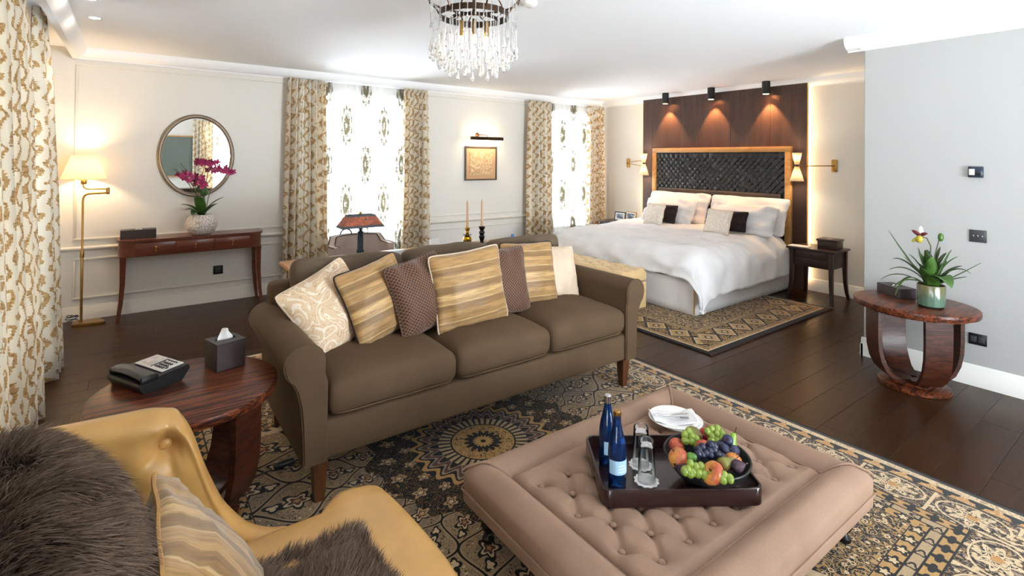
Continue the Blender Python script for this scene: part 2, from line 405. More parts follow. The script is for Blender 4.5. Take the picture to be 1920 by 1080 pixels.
M['check'] = check()
def paisley():
    m = Mt('cream_paisley'); m.set(Roughness=.55, Sheen_Weight=.3); v = m.vec(); n = m.noise(v, 7, 1.5, .4, 1.4)
    l = ((n*7).frac()-.5).abs(); n2 = m.noise(v, 22, 1, .4, .8); l2 = ((n2*4).frac()-.5).abs()
    k = m.mix(l.lt(.11), c(222, 192, 156), c(240, 224, 204)); k = m.mix(l2.lt(.07)*l.gt(.25), k, c(200, 166, 128)); m.col(k); return m.mat
M['paisley'] = paisley()
def lace():
    m = Mt('beige_lace_silk'); m.set(Roughness=.5); v = m.vec(); n = m.noise(v, 14, 1.5, .4, 1.2); l = ((n*6).frac()-.5).abs()
    m.col(m.mix(l.lt(.13), c(226, 212, 196), c(240, 232, 222))); return m.mat
M['lace'] = lace()
# ------------------------------------------------------------------ rug patterns, drawn with node arithmetic in the rug's own metres
def rug_mat(name, hx, hy, kind):
    m = Mt(name); m.set(Roughness=.95, Sheen_Weight=.15, Specular_IOR_Level=.1); V = m.vec(); x, y, _ = m.xyz(V)
    BLK, TAU, GLD, CRM, ORG, BEI, WIN = c(22, 18, 18), c(138, 117, 98), c(170, 130, 76), c(200, 174, 138), c(176, 126, 66), c(164, 138, 103), c(84, 54, 46)
    d = (hx-x.abs()).min(hy-y.abs())                                   # distance from the edge
    side = (hx-x.abs()).lt(hy-y.abs())                                 # 1 on the long sides
    t = side*y+(1-side)*x                                              # coordinate along the border
    sc = lambda s, k: (((m.noise(V, s, 1.6, .45, .9)*k).frac()-.5).abs())
    s1 = sc(16, 7); s2 = sc(30, 6); sp = m.vor(V, 26); cell = m.vor(V, 13)
    def flower(a, b, r, n=6):                                          # rosette value: <1 inside
        rr = (a*a+b*b).sqrt(); th = b.atan2(a); return rr/(r*(1+.28*(th*n).cos()))
    def cap(k, m_, col): return m.mix(m_, k, col)
    if kind == 'medallion':
        r = (x*x+y*y).sqrt(); th = y.atan2(x)
        # ogee net growing outward from the medallion
        N = 20
        u = th*(N/(2*pi)); v = (r+.02).log()*2.5
        g = ogee(u, v, .25); cu = (u-.25).wrap(); cv = (v-.5).wrap(); cu2 = (u-.75).wrap(); cv2 = v.wrap()
        f1 = flower(cu, cv*1.0, .17, 5).min(flower(cu2, cv2, .17, 5)); f6 = flower(cu, (cv.abs()-.25), .085, 3).min(flower(cu2, cv2.abs()-.25, .085, 3))
        k = m.mix(m.noise(V, 1.3, 2).ss(.42, .58), TAU, BEI)
        k = cap(k, r.ss(1.0, 1.5), BEI)
        k = cap(k, s2.lt(.06)*g.gt(.07), BLK); k = cap(k, s1.lt(.035)*g.gt(.07), WIN); k = cap(k, f6.lt(1), BLK); k = cap(k, f6.lt(.6), CRM)
        k = cap(k, sp.lt(.16)*g.gt(.07), CRM)
        k = cap(k, f1.lt(1), CRM); k = cap(k, f1.band(.72, 1.0), BLK); k = cap(k, f1.lt(.5), WIN); k = cap(k, f1.lt(.22), GLD)
        k = cap(k, g.band(.022, .045), BEI); k = cap(k, g.lt(.024), BLK)
        # dark zone with pale rosettes round the medallion
        dk = (r+(th*16).cos()*.03).lt(.62); k2 = BLK
        k2 = cap(m.mix(0, BLK, BLK), f1.lt(.95), BEI); k2 = cap(k2, f1.lt(.6), WIN); k2 = cap(k2, f1.lt(.35), CRM); k2 = cap(k2, s2.lt(.05), GLD)
        k = cap(k, dk, k2)
        pt = (th*24).cos()
        k = cap(k, r.lt(.40), BLK); k = cap(k, (r+pt*.022).band(.355, .385), GLD)
        k = cap(k, (r+pt*.03).band(.27, .335), TAU); k = cap(k, (r+pt*.03).band(.285, .315), WIN)
        k = cap(k, r.lt(.25), BEI); k = cap(k, r.lt(.25)*(th*40).cos().gt(.25), BLK)
        k = cap(k, r.lt(.185), GLD); k = cap(k, r.band(.175, .185), BLK); k = cap(k, r.lt(.17)*s2.lt(.12), BLK)
        k = cap(k, (r-(th*8).cos().abs()*.035).lt(.075), BLK); k = cap(k, (r-(th*8).cos().abs()*.02).lt(.04), GLD); k = cap(k, r.lt(.015), BLK)
        # corner spandrels bounded by a pale beaded arc
        fx, fy = hx-.52, hy-.52
        q = ((x.abs()-fx)*(x.abs()-fx)*1.0+(y.abs()-fy)*(y.abs()-fy)*.55).sqrt(); wob = (th*30).cos()*.02
        sd = (q+wob).lt(.62)
        ks = cap(m.mix(s1.lt(.16), BLK, GLD), s2.lt(.10), BEI); ks = cap(ks, sp.lt(.3), CRM); ks = cap(ks, sp.lt(.16), WIN)
        k = cap(k, sd, ks); k = cap(k, (q+wob).band(.60, .67), CRM); k = cap(k, (q+wob).band(.60, .625)*((q*0+th)*160).cos().gt(0), BLK)
        W_ = .50
        # border stripes
        kb = cap(m.mix(s2.lt(.1), BEI, WIN), sp.lt(.2), BLK)                                    # inner guard
        per = .30; ta = (t/per).wrap()*per; db = d-.225
        lens = (ta.abs()*.8+db.abs()*1.0)
        car = ((ta/.125).m('POWER', 2)+(db/.085).m('POWER', 2))
        kc = cap(m.mix(s1.lt(.13), BLK, TAU), sp.lt(.3), CRM); kc = cap(kc, s2.lt(.06), GLD)
        fl = flower(ta, db*1.2, .075, 8); kc = cap(kc, fl.lt(1), CRM); kc = cap(kc, fl.lt(.8)*s2.lt(.16), BLK); kc = cap(kc, fl.lt(.32), ORG)
        kc = cap(kc, car.band(.95, 1.12), CRM); kc = cap(kc, ta.abs().gt(.143), CRM)
        kb = cap(kb, d.lt(.335), kc)
        kb = cap(kb, d.band(.335, .395), GLD); f3 = flower((t/.085).wrap()*.085, d-.365, .026, 4); kb = cap(kb, f3.lt(1)*d.band(.335, .395), BLK)
        kb = cap(kb, d.band(.395, .44), BEI); f4 = flower((t/.11).wrap()*.11, d-.4175, .022, 3); kb = cap(kb, f4.band(.55, 1)*d.band(.395, .44), BLK)
        kb = cap(kb, d.band(.44, .50), GLD); f5 = flower((t/.095).wrap()*.095, d-.47, .03, 5); kb = cap(kb, f5.lt(1)*d.band(.44, .5), BLK); kb = cap(kb, f5.lt(.5)*d.band(.44, .5), CRM)
        for e in (.335, .395, .44, .50): kb = cap(kb, d.band(e-.004, e+.004), BLK)
        kb = cap(kb, d.lt(.125), ORG); kb = cap(kb, d.lt(.125)*s2.lt(.09), CRM); f2 = flower((t/.12).wrap()*.12, d-.075, .036, 4); kb = cap(kb, f2.lt(1)*d.lt(.125), BLK)
        kb = cap(kb, d.band(.12, .13), BLK); kb = cap(kb, d.lt(.065), CRM); kb = cap(kb, d.lt(.065)*s1.lt(.12), BEI); kb = cap(kb, d.lt(.026), BLK)
    else:
        W_ = .42
        k = cap(m.mix(s1.lt(.16), BLK, GLD), s2.lt(.12), BEI); k = cap(k, sp.lt(.3), CRM); k = cap(k, sp.lt(.16), WIN)
        kb = cap(m.mix(s2.lt(.12), GLD, BLK), sp.lt(.24), CRM)
        per = .26; ta = (t/per).wrap()*per; db = d-.245
        dia = ta.abs()/.115+db.abs()/.12+(s2.lt(.1))*.12
        kb = cap(kb, d.band(.11, .38), m.mix(s1.lt(.26), GLD, BLK)); kb = cap(kb, (dia.lt(1.25))*d.band(.11, .38), BLK)
        kb = cap(kb, dia.lt(1.0), CRM); kb = cap(kb, dia.lt(.86), GLD); kb = cap(kb, dia.lt(.8)*s2.lt(.2), BEI); kb = cap(kb, dia.lt(.4), BLK); kb = cap(kb, dia.lt(.22), CRM)
        for e in (.11, .38, .42): kb = cap(kb, d.band(e-.012, e+.006), BLK); kb = cap(kb, d.band(e-.006, e), CRM)
        kb = cap(kb, d.lt(.065), CRM); kb = cap(kb, d.lt(.05), BLK)
    k = m.mix(d.lt(W_), k, kb)
    pile = m.noise(V, 260, 2); k = m.mix(pile.ss(.35, .7)*.3, k, BLK); m.col(k); m.bump(pile, .3, .003); return m.mat
# ------------------------------------------------------------------ room shell
X0, XB, XC, YA, YR, H = -.72, 6.82, 4.895, 6.52, -2.3, 2.64
floor = struct('floor', bx(X0-.1, XB+.1, YR-.1, YA+.1, -.08, -.012), M['floorbase'])
pw = .185; cache = {}
row = 0; yy = YR
while yy < YA-.01:
    w = min(pw, YA-yy); xs = X0-random.random()*1.9
    while xs < XB:
        L = random.choice((1.6, 1.9, 2.2)); a, b = max(xs, X0), min(xs+L, XB); xs += L
        if b-a < .05 or (yy < 1.4 and a > XC) : continue
        key = (round(b-a, 3), round(w, 3))
        if key not in cache:
            bm = B(); box(bm, 0, 0, -.006, key[0]-.0014, key[1]-.0014, .012, .0008, 1); cache[key] = mesh_of('plank', bm, M['floor'], False)
        part('plank', cache[key], None, floor, ((a+b)/2, yy+w/2, 0))
    yy += pw; row += 1
struct('ceiling', bx(X0-.1, XB+.1, YR-.1, YA+.1, H, H+.08), M['ceil'])
def wall_holes(name, axis, p0, p1, a0, a1, holes, mt):
    """wall slab between p0 and p1 on its normal axis, running a0..a1, with rectangular openings (a,b,z0,z1)"""
    bm = B(); cur = a0
    def add(a, b, z0, z1):
        if b-a > 1e-4 and z1-z0 > 1e-4:
            bx(a, b, p0, p1, z0, z1, bm=bm) if axis == 'y' else bx(p0, p1, a, b, z0, z1, bm=bm)
    for a, b, z0, z1 in holes:
        add(cur, a, 0, H); add(a, b, 0, z0); add(a, b, z1, H); cur = b
    add(cur, a1, 0, H)
    return struct(name, bm, mt, smooth=False)
HW1, HW2 = (1.86, 2.96, .42, 2.36), (5.5, 6.42, .42, 2.36)
wall_holes('wall_back', 'y', YA, YA+.3, X0-.1, XB+.1, [HW1, HW2], M['wall'])
wall_holes('wall_left', 'x', X0-.3, X0, YR-.1, YA, [(-1.6, .4, .1, 2.4), (2.6, 4.85, .1, 2.4)], M['wall'])
wall_holes('wall_rear', 'y', YR-.3, YR, X0-.1, XC+.1, [(1.5, 3.7, .1, 2.4)], M['wall'])
struct('wall_headboard', bx(XB, XB+.15, 1.58, YA, 0, H), M['wall'], smooth=False)
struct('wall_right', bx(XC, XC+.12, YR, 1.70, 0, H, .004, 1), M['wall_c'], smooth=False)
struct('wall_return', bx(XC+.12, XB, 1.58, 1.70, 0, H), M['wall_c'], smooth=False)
# cornices: a concave cove between wall and ceiling
def cove(w, h, n=8):
    pts = [(0, 0), (0, h), (w, h), (w, h-.012)]
    pts += [(w-(w-.012)*(1-cos(t*pi/2)) , h-.012-(h-.024)*sin(t*pi/2)) for t in [i/n for i in range(1, n+1)]]
    return pts+[(.012, 0)]
cv = cove(.10, .105)
struct('trim_1', prism(B(), [(YA-a, H-.105+b) for a, b in cv], 'x', -.474, XB), M['ceil'])
struct('trim_2', prism(B(), [(XB-a, H-.105+b) for a, b in cv], 'y', 1.70, YA), M['ceil'])
struct('trim_3', prism(B(), [(XC-a, H-.115+b*1.1) for a, b in cv], 'y', YR, 1.82), M['trim'])
struct('trim_4', prism(B(), [(-.474, H-.105), (-.43, H-.105), (-.37, H-.05), (-.36, H), (-.474, H)], 'y', YR, YA), M['ceil'])
bm = B(); prism(bm, [(1.70, H-.115), (1.82, H), (1.70, H)], 'x', XC-.05, XB); struct('trim_5', bm, M['trim'])
# baseboards with a stepped top
def bb(name, axis, p, sgn, a, b, mt, h=.145):
    pr = [(p, 0), (p+sgn*.02, 0), (p+sgn*.02, h-.05), (p+sgn*.013, h-.04), (p+sgn*.013, h-.012), (p+sgn*.004, h), (p, h)]
    struct(name, prism(B(), pr, axis, a, b), mt)
bb('baseboard_back', 'x', YA, -1, X0, XB, M['mould'], .135)
bb('baseboard_headboard', 'y', XB, -1, 1.70, YA, M['trim'], .15)
bb('baseboard_right', 'y', XC, -1, YR, 1.715, M['trim'], .15)
bb('baseboard_return', 'x', 1.70, 1, XC-.02, XB, M['trim'], .15)
# wainscot mouldings on the back wall: dado rail and raised frames
n = 6
def frame(x0, x1, z0, z1):
    global n
    for (a, b, c_, d) in ((x0, x1, z0, z0+.022), (x0, x1, z1-.022, z1), (x0, x0+.022, z0+.022, z1-.022), (x1-.022, x1, z0+.022, z1-.022)):
        bm = B(); bx(a, b, YA-.016, YA, c_, d, .007, 2, bm); struct('trim_%d' % n, bm, M['mould']); n += 1
for x0, x1 in ((-.45, 1.62), (3.18, 5.12)):
    frame(x0, x1, .77, 2.495); frame(x0, x1, .2, .60)
for x0, x1 in ((X0, 1.86), (2.96, 5.5)):
    struct('trim_%d' % n, prism(B(), [(YA, .665), (YA-.012, .668), (YA-.03, .69), (YA-.03, .70), (YA-.014, .708), (YA, .712)], 'x', x0, x1), M['mould']); n += 1
# windows: casing, sash bars, panes, sill
def window(name, axis, p, a, b, z0, z1, sgn):
    o = bpy.data.objects.new(name, None); C.objects.link(o); o['kind'] = 'structure'
    def add(nm, a0, a1, c0, c1, dp, mt, off=0):
        q = sorted((p+sgn*off, p+sgn*(off+dp))); bm = B()
        bx(a0, a1, q[0], q[1], c0, c1, .004, 1, bm) if axis == 'y' else bx(q[0], q[1], a0, a1, c0, c1, .004, 1, bm)
        part(nm, bm, mt, o)
    w = .06; mid = (a+b)/2; zm = z0+(z1-z0)*.62
    for a0, a1 in ((a, a+w), (b-w, b), (mid-.045, mid+.045)): add('window_frame', a0, a1, z0, z1, .06, M['trim'])
    for c0, c1 in ((z0, z0+w), (z1-w, z1)): add('window_frame', a+w, mid-.045, c0, c1, .06, M['trim']); add('window_frame', mid+.045, b-w, c0, c1, .06, M['trim'])
    for l, r in ((a+w, mid-.045), (mid+.045, b-w)):
        add('glazing_bar', l, r, zm-.012, zm+.012, .04, M['trim'], .01)
        add('pane', l, r, z0+w, zm-.012, .006, M['pane'], .025); add('pane', l, r, zm+.012, z1-w, .006, M['pane'], .025)
    add('window_sill', a, b, z0-.03, z0, .2, M['trim'], -.18)
    return o
window('window_1', 'y', YA+.2, *HW1, 1)
window('window_2', 'y', YA+.2, *HW2, 1)
window('window_3', 'x', X0-.2, 2.6, 4.85, .1, 2.4, -1)
window('window_4', 'y', YR-.2, 1.5, 3.7, .1, 2.4, -1)
window('window_5', 'x', X0-.2, -1.6, .4, .1, 2.4, -1)
# ------------------------------------------------------------------ drapes and sheers
def hang(name, label, cat, axis, p, a, b, z0, z1, folds, amp, mt, full=1.9, lean=0, seed=0, group=None, parent=None, sgn=1, flare=0):
    """folded cloth hung along `axis` at offset p, from a to b; lean shifts its foot towards the room"""
    rn = random.Random(seed); ph = [rn.uniform(-.5, .5) for _ in range(40)]; am = [rn.uniform(.7, 1.25) for _ in range(40)]
    L = b-a; nu = folds*9; nv = 14
    def fn(u, v):
        k = u*folds; i = int(k); t = 2*pi*(k+.12*ph[i % 40]*sin(pi*v))
        pinch = .55+.45*min(1, v*5)
        off = amp*pinch*(sin(t)*am[i % 40]+.25*sin(2*t+ph[i % 40]*6)) + .012*nz(u*folds*1.3, v*3, seed)
        s = a+L*u+.35*amp*sin(2*t)*pinch*.5+flare*v*(u-.5)
        d = p+sgn*(off+lean*v**1.2); z = z1+(z0-z1)*v
        return (s, d, z) if axis == 'x' else (d, s, z)
    bm = B(); grid(bm, fn, nu, nv, uv=lambda u, v: (u*L*full, (1-v)*(z1-z0)))
    o = part(name, bm, mt, parent, ang=180)
    m_ = o.modifiers.new('thick', 'SOLIDIFY'); m_.thickness = .003
    return tag(o, label, cat, group) if not parent else o
zt = H-.112
hang('drape', 'gold squiggle-patterned drape between console table and the wider back window', 'curtain', 'x', YA-.15, 1.45, 1.88, .01, zt, 6, .058, M['drape'], 2.2, .02, 1, 'patterned drapes', None, -1, .08)
hang('drape', 'gold squiggle-patterned drape right of the wider back window, near candlesticks', 'curtain', 'x', YA-.15, 2.90, 3.26, .01, zt, 6, .058, M['drape'], 2.2, .02, 2, 'patterned drapes', None, -1, .08)
hang('drape', 'gold squiggle-patterned drape left of narrow window, just right of framed picture', 'curtain', 'x', YA-.15, 5.02, 5.50, .01, zt, 6, .058, M['drape'], 2.2, .02, 3, 'patterned drapes', None, -1, .06)
hang('drape', 'gold squiggle-patterned drape in the corner beside the left wall sconce', 'curtain', 'x', YA-.15, 6.32, 6.72, .01, zt, 6, .058, M['drape'], 2.2, .02, 4, 'patterned drapes', None, -1, .04)
hang('sheer_curtain', 'white damask sheer curtain across the wider back window behind desk lamp', 'curtain', 'x', YA-.06, 1.80, 3.0, .01, zt, 9, .018, M['sheer'], 1.25, 0, 5, 'sheer curtains', None, -1)
hang('sheer_curtain', 'white damask sheer curtain across the narrow window beside the bed', 'curtain', 'x', YA-.06, 5.45, 6.47, .01, zt, 8, .018, M['sheer'], 1.25, 0, 6, 'sheer curtains', None, -1)
hang('drape', 'wide gold squiggle-patterned drape filling the near left edge of picture', 'curtain', 'y', -.56, 2.3, 4.36, .01, H-.01, 9, .05, M['drape'], 1.75, .09, 7, 'patterned drapes', None, 1)
hang('drape', 'narrow gold squiggle-patterned drape just left of the brass floor lamp', 'curtain', 'y', -.56, 4.82, 5.22, .01, H-.01, 3, .05, M['drape'], 1.75, .10, 8, 'patterned drapes', None, 1)
hang('sheer_curtain', 'white sheer glimpsed between the two drapes at the left edge', 'curtain', 'y', -.64, 2.3, 5.0, .01, H-.01, 16, .02, M['sheer'], 1.2, 0, 9, 'sheer curtains', None, 1)
# the far side of the room, seen only in the mirror
hang('drape', 'gold patterned drape seen reflected in the round mirror', 'curtain', 'x', YR+.17, 1.22, 1.66, .01, zt, 6, .058, M['drape'], 2.2, .0, 10, 'patterned drapes', None, 1)
hang('sheer_curtain', 'white sheer curtain seen reflected in the round mirror', 'curtain', 'x', YR+.06, 1.4, 3.8, .01, zt, 16, .02, M['sheer'], 1.25, 0, 12, 'sheer curtains', None, 1)
tv = thing('television', 'grey-green screen in a slim frame, reflected in the round mirror', 'television', (.95, YR+.03, 1.08))
part('screen', bx(-.42, .42, -.02, .015, .03, 1.0), plain('grey_green_screen', c(104, 114, 104), .25), tv)
for q in ((-.45, .45, .0, .03), (-.45, .45, 1.0, 1.03), (-.45, -.42, .03, 1.0), (.42, .45, .03, 1.0)):
    part('frame', bx(q[0], q[1], -.03, .03, q[2], q[3], .004), M['goldwood'], tv)
sb = thing('sideboard', 'low dark sideboard reflected at the bottom of the round mirror', 'cabinet', (1.5, YR+.62, 0))
part('body', bx(-.8, .8, -.22, .22, .1, .78, .005), M['darkwood'], sb); part('top', bx(-.84, .84, -.25, .25, .78, .82, .008), M['darkwood'], sb)
for x in (-.72, .72):
    for y in (-.16, .16): part('leg', bx(x-.03, x+.03, y-.03, y+.03, 0, .1), M['darkwood'], sb)
for x in (-.53, 0, .53): d_ = part('door', bx(x-.25, x+.25, .215, .235, .13, .75, .004), M['darkwood'], sb); part('knob', ell(B(), (x+.2, .245, .45), (.014, .014, .014)), M['brass'], d_)
# ------------------------------------------------------------------ rugs
RX, RY, RHX, RHY = 1.61, 2.43, 1.66, 2.15
rg = thing('persian_rug', 'large black, taupe and gold medallion rug under sofa and ottoman', 'rug', (RX, RY, 0))
bm = B(); box(bm, 0, 0, .005, 2*RHX, 2*RHY, .010, .003, 2); part('pile', bm, rug_mat('medallion_rug', RHX, RHY, 'medallion'), rg)
for s in (-1, 1):
    bm = B(); box(bm, s*(RHX+.006), 0, .005, .016, 2*RHY, .011, .004, 2); part('binding', bm, M['velvet'], rg)
    bm = B(); box(bm, 0, s*(RHY+.006), .005, 2*RHX, .016, .011, .004, 2); part('binding', bm, M['velvet'], rg)
rg = thing('bedside_rug', 'black and gold rug with diamond border under the bed', 'rug', (4.97, 4.2, 0))
bm = B(); box(bm, 0, 0, .006, 2.28, 3.54, .012, .003, 2); part('pile', bm, rug_mat('diamond_border_rug', 1.14, 1.77, 'diamond'), rg)
for s in (-1, 1):
    bm = B(); box(bm, 0, s*1.774, .006, 2.29, .02, .015, .005, 2); part('binding', bm, M['velvet'], rg)
RZ = .0105
# ------------------------------------------------------------------ sofa
sf = thing('sofa', 'brown-taupe three-seat sofa with rolled arms facing the ottoman', 'sofa', (1.76, 2.88, RZ))
def lx(x): return x-1.76
def ly(y): return y-2.88
bm = B(); softbox(bm, 2.10, .88, .185, .025, (10, 6, 2), None, (0, ly(2.865), .28)); part('seat_base', bm, M['sofa'], sf)
def arm(sx):
    # front profile (x outward, z), swept along y; rolled scroll at the top
    pts = [(0, .19), (.098, .19), (.104, .36), (.112, .46), (.13, .54)]
    cx, cz, r = .098, .655, .088
    pts += [(cx+r*cos(a), cz+r*sin(a)) for a in [rad(-52+i*14) for i in range(17)]]
    pts += [(.012, .60), (0, .56)]
    bm = B(); n = len(pts); ys = [(2.405, .93), (2.412, .975), (2.425, 1), (2.7, 1), (3.0, .99), (3.30, .97), (3.325, .93)]
    cen = (.06, .5); rings = []
    for y, k in ys:
        kk = 1 if abs(k-1) < .03 else k
        rings.append([bm.verts.new((sx*(lx(2.785) if sx > 0 else -lx(.735))*1 + sx*(cen[0]+(px_-cen[0])*kk) if sx > 0 else lx(.735)-(cen[0]+(px_-cen[0])*kk), ly(y), cen[1]+(pz_-cen[1])*kk)) for px_, pz_ in pts])
    for a, b in zip(rings, rings[1:]):
        for k in range(n): bm.faces.new((a[k], a[(k+1) % n], b[(k+1) % n], b[k]))
    bm.faces.new(rings[0]); bm.faces.new(rings[-1][::-1])
    o = part('arm', bm, M['sofa'], sf, ang=50)
    # welt round the scrolled front
    w = B(); base = [(lx(.735)-p if sx < 0 else lx(2.785)+p, z) for p, z in pts]
    tube(w, [(x, ly(2.416), z) for x, z in base], .005, 6, True, up=(0, 1, 0)); part('piping', w, M['sofa'], o)
arm(-1); arm(1)
bm = B(); softbox(bm, 2.22, .14, .68, .04, (8, 2, 4), None, (0, ly(3.275), .515)); part('back_frame', bm, M['sofa'], sf)
def crown(hx, hy, hz, b, wr=.004, seed=0):
    def f(v):
        a = max(0, 1-(v.x/hx)**4)*max(0, 1-(v.y/hy)**4)
        z = v.z+(b*a if v.z > 0 else 0)+wr*nz(v.x*6+seed, v.y*6, v.z*4)
        return (v.x*(1+.012*(1-(v.z/hz)**2)), v.y*(1+.02*(1-(v.z/hz)**2)), z)
    return f
for i, (a, b) in enumerate(((.745, 1.435), (1.435, 2.105), (2.105, 2.785))):
    w = b-a-.006; bm = B(); softbox(bm, w, .70, .165, .05, (10, 10, 2), crown(w/2, .35, .0825, .04, .004, i*5), (lx((a+b)/2), ly(2.762), .462))
    q = part('seat_cushion', bm, M['sofa'], sf, ang=60)
    for zz in (.392,):
        pp = []
        for t in range(40):
            th = 2*pi*t/40; e = 5
            pp.append((lx((a+b)/2)+(w/2-.008)*math.copysign(abs(cos(th))**(2/e/2.2), cos(th)), ly(2.762)+.346*math.copysign(abs(sin(th))**(2/e/2.2), sin(th)), zz))
        tube(B() if False else (wb := B()), pp, .0045, 6, True); part('piping', wb, M['sofa'], q)
for i, (a, b) in enumerate(((.745, 1.43), (1.44, 2.10), (2.11, 2.775))):
    w = b-a; bm = B()
    softbox(bm, w, .15, .44, .055, (9, 2, 7), lambda v, w=w, i=i: (v.x, v.y*(1+.25*max(0, 1-(v.x/(w/2))**2)*max(0, 1-(v.z/.22)**2))+.006*nz(v.x*7+i*9, v.z*7), v.z+.018*nz(v.x*5+i*4, 3.1)-.012*(2*v.x/w)**4), (0, 0, .2))
    part('back_cushion', bm, M['sofa2'], sf, (lx((a+b)/2), ly(3.105), .575), (rad(-9), 0, 0), ang=60)
for x in (.715, 2.805):
    for y in (2.46, 3.29):
        bm = B(); vs = []
        for z, s, dx, dy in ((0, .021, .004, .0), (.195, .033, 0, 0)):
            vs.append([bm.verts.new((lx(x)+a*s, ly(y)+b*s, z)) for a, b in ((-1, -1), (1, -1), (1, 1), (-1, 1))])
        for k in range(4): bm.faces.new((vs[0][k], vs[0][(k+1) % 4], vs[1][(k+1) % 4], vs[1][k]))
        bm.faces.new(vs[0][::-1]); bm.faces.new(vs[1]); part('leg', bm, M['legwood'], sf, smooth=False)
# ------------------------------------------------------------------ throw cushions
def pillow_bm(w, h, t, pinch=.075, n=20, wr=.016, seed=0):
    bm = B(); tops = {}
    def pt(u, v, s):
        x = w/2*u*(1-pinch*(1-v*v)*abs(u)); y = h/2*v*(1-pinch*(1-u*u)*abs(v))
        cr = 1-.055*(u*u*v*v)**4; x *= cr; y *= cr
        e = max(0., (1-u*u))**.5*max(0., (1-v*v))**.5
        rim = (1-e)*e*4
        z = s*t/2*e + wr*rim*nz(u*3.3+seed, v*3.3, s*2+seed)*1.6 + wr*.5*nz(u*2+seed, v*2, 7)
        return (x, y, z)
    g = []
    for s in (1, -1):
        rows = []
        for i in range(n+1):
            r = []
            for j in range(n+1):
                u, v = -cos(pi*i/n), -cos(pi*j/n)
                edge = i in (0, n) or j in (0, n)
                if edge and s == -1: r.append(g[i][j])
                else: r.append(bm.verts.new(pt(u, v, s if not edge else 0)))
            rows.append(r)
        if s == 1: g = rows
        for i in range(n):
            for j in range(n):
                q = [rows[i][j], rows[i+1][j], rows[i+1][j+1], rows[i][j+1]]; bm.faces.new(q if s == 1 else q[::-1])
    rim = [g[i][0] for i in range(n)]+[g[n][j] for j in range(n)]+[g[n-i][n] for i in range(n)]+[g[0][n-j] for j in range(n)]
    return bm, [tuple(v.co) for v in rim]
def cushion(name, label, mt, pipe, loc, w, h, t, lean=15, yaw=0, roll=0, group=None, seed=0, cat='cushion', pinch=.075, wr=.017):
    o = thing(name, label, cat, loc, rot=(Matrix.Rotation(rad(yaw), 3, 'Z') @ Matrix.Rotation(rad(90-lean), 3, 'X') @ Matrix.Rotation(rad(roll), 3, 'Z')).to_euler(), group=group)
    bm, rim = pillow_bm(w, h, t, pinch, 18, wr, seed); part('cover', bm, mt, o, ang=70)
    if pipe: pb = B(); tube(pb, rim, .0055, 6, True); part('piping', pb, pipe, o)
    return o
G = 'throw cushions on the sofa'
cushion('throw_cushion', 'cream paisley cushion with piped edge against the left sofa arm', M['paisley'], M['pink'], (.90, 2.90, .765), .46, .44, .17, 30, 10, 22, G, 1)
cushion('throw_cushion', 'gold striped cushion between the cream paisley and brown checked ones', M['stripe'], M['velvet'], (1.15, 2.845, .785), .44, .45, .17, 20, 13, 12, G, 2)
cushion('throw_cushion', 'brown diamond-check cushion between the two left gold striped ones', M['check'], M['check'], (1.40, 2.80, .790), .42, .44, .17, 17, 12, 9, G, 3)
cushion('throw_cushion', 'largest gold striped cushion standing upright at the front middle', M['stripe'], M['pink'], (1.70, 2.735, .795), .52, .48, .17, 11, -1, 4, G, 4)
cushion('throw_cushion', 'brown diamond-check cushion partly behind the right of the middle cushion', M['check'], M['check'], (2.00, 2.85, .775), .46, .45, .17, 16, -6, 0, G, 5)
cushion('throw_cushion', 'gold striped cushion next to the plain cream one at right', M['stripe'], M['velvet'], (2.30, 2.90, .785), .45, .45, .17, 16, -7, -2, G, 6)
cushion('throw_cushion', 'plain cream silk cushion at the right end of the sofa', M['pink'], None, (2.585, 2.95, .745), .42, .42, .17, 20, -5, -5, G, 7)
# ------------------------------------------------------------------ tufted ottoman
OX, OY, OW, OD = 1.815, 1.345, 1.38, 1.04
ot = thing('ottoman', 'square-tufted dusty brown felt coffee ottoman on black turned legs', 'ottoman', (OX, OY, RZ))
hx, hy, bw = OW/2, OD/2, .150
def top_of(d):      # height of the padded border as a function of distance from the edge
    if d < .03: return .272+.028*sin(min(1, d/.03)*pi/2)
    q = (d-.03)/(bw-.03); return .300+.022*sin(min(1, q/.4)*pi/2)-(.052*max(0, (q-.35)/.65)**1.6)
bm = B()
ds = [0, .006, .015, .03, .06, .09, .12, bw-.004]
loops = []
def ring(inset, z, k=6, cr=.03):
    a, b = hx-inset, hy-inset; cr = max(.004, cr-inset*.5); pts = []
    for sx, sy, st in ((1, 1, 0), (-1, 1, 90), (-1, -1, 180), (1, -1, 270)):
        for i in range(k+1):
            t = rad(st+90*i/k); pts.append((sx*(a-cr)+cr*cos(t), sy*(b-cr)+cr*sin(t), z))
    out = []      # densify sides
    for p, q in zip(pts, pts[1:]+pts[:1]):
        L = math.dist(p, q); m_ = 8 if L > .2 else 1
        out += [tuple(p[i]+(q[i]-p[i])*j/m_ for i in range(3)) for j in range(m_)]
    return [bm.verts.new(p) for p in out]
prof = [(.03, .158), (.004, .160), (0, .168), (0, .205), (.004, .212), (0, .219)]+[(d, top_of(d)) for d in ds]+[(bw, .254)]
loops = [ring(i, z) for i, z in prof]
for a, b in zip(loops, loops[1:]):
    for k in range(len(a)): bm.faces.new((a[k], a[(k+1) % len(a)], b[(k+1) % len(a)], b[k]))
bm.faces.new(loops[0][::-1]); part('border', bm, M['ottoman'], ot, ang=60)
ix, iy = hx-bw+.002, hy-bw+.002
bs, bt = .148, .1065
btn = [(-.50+(.074 if r % 2 else 0)+bs*i, .222-bt*r) for r in range(6) for i in range(7)]
btn = [(x+.028, y+.035) for x, y in btn]
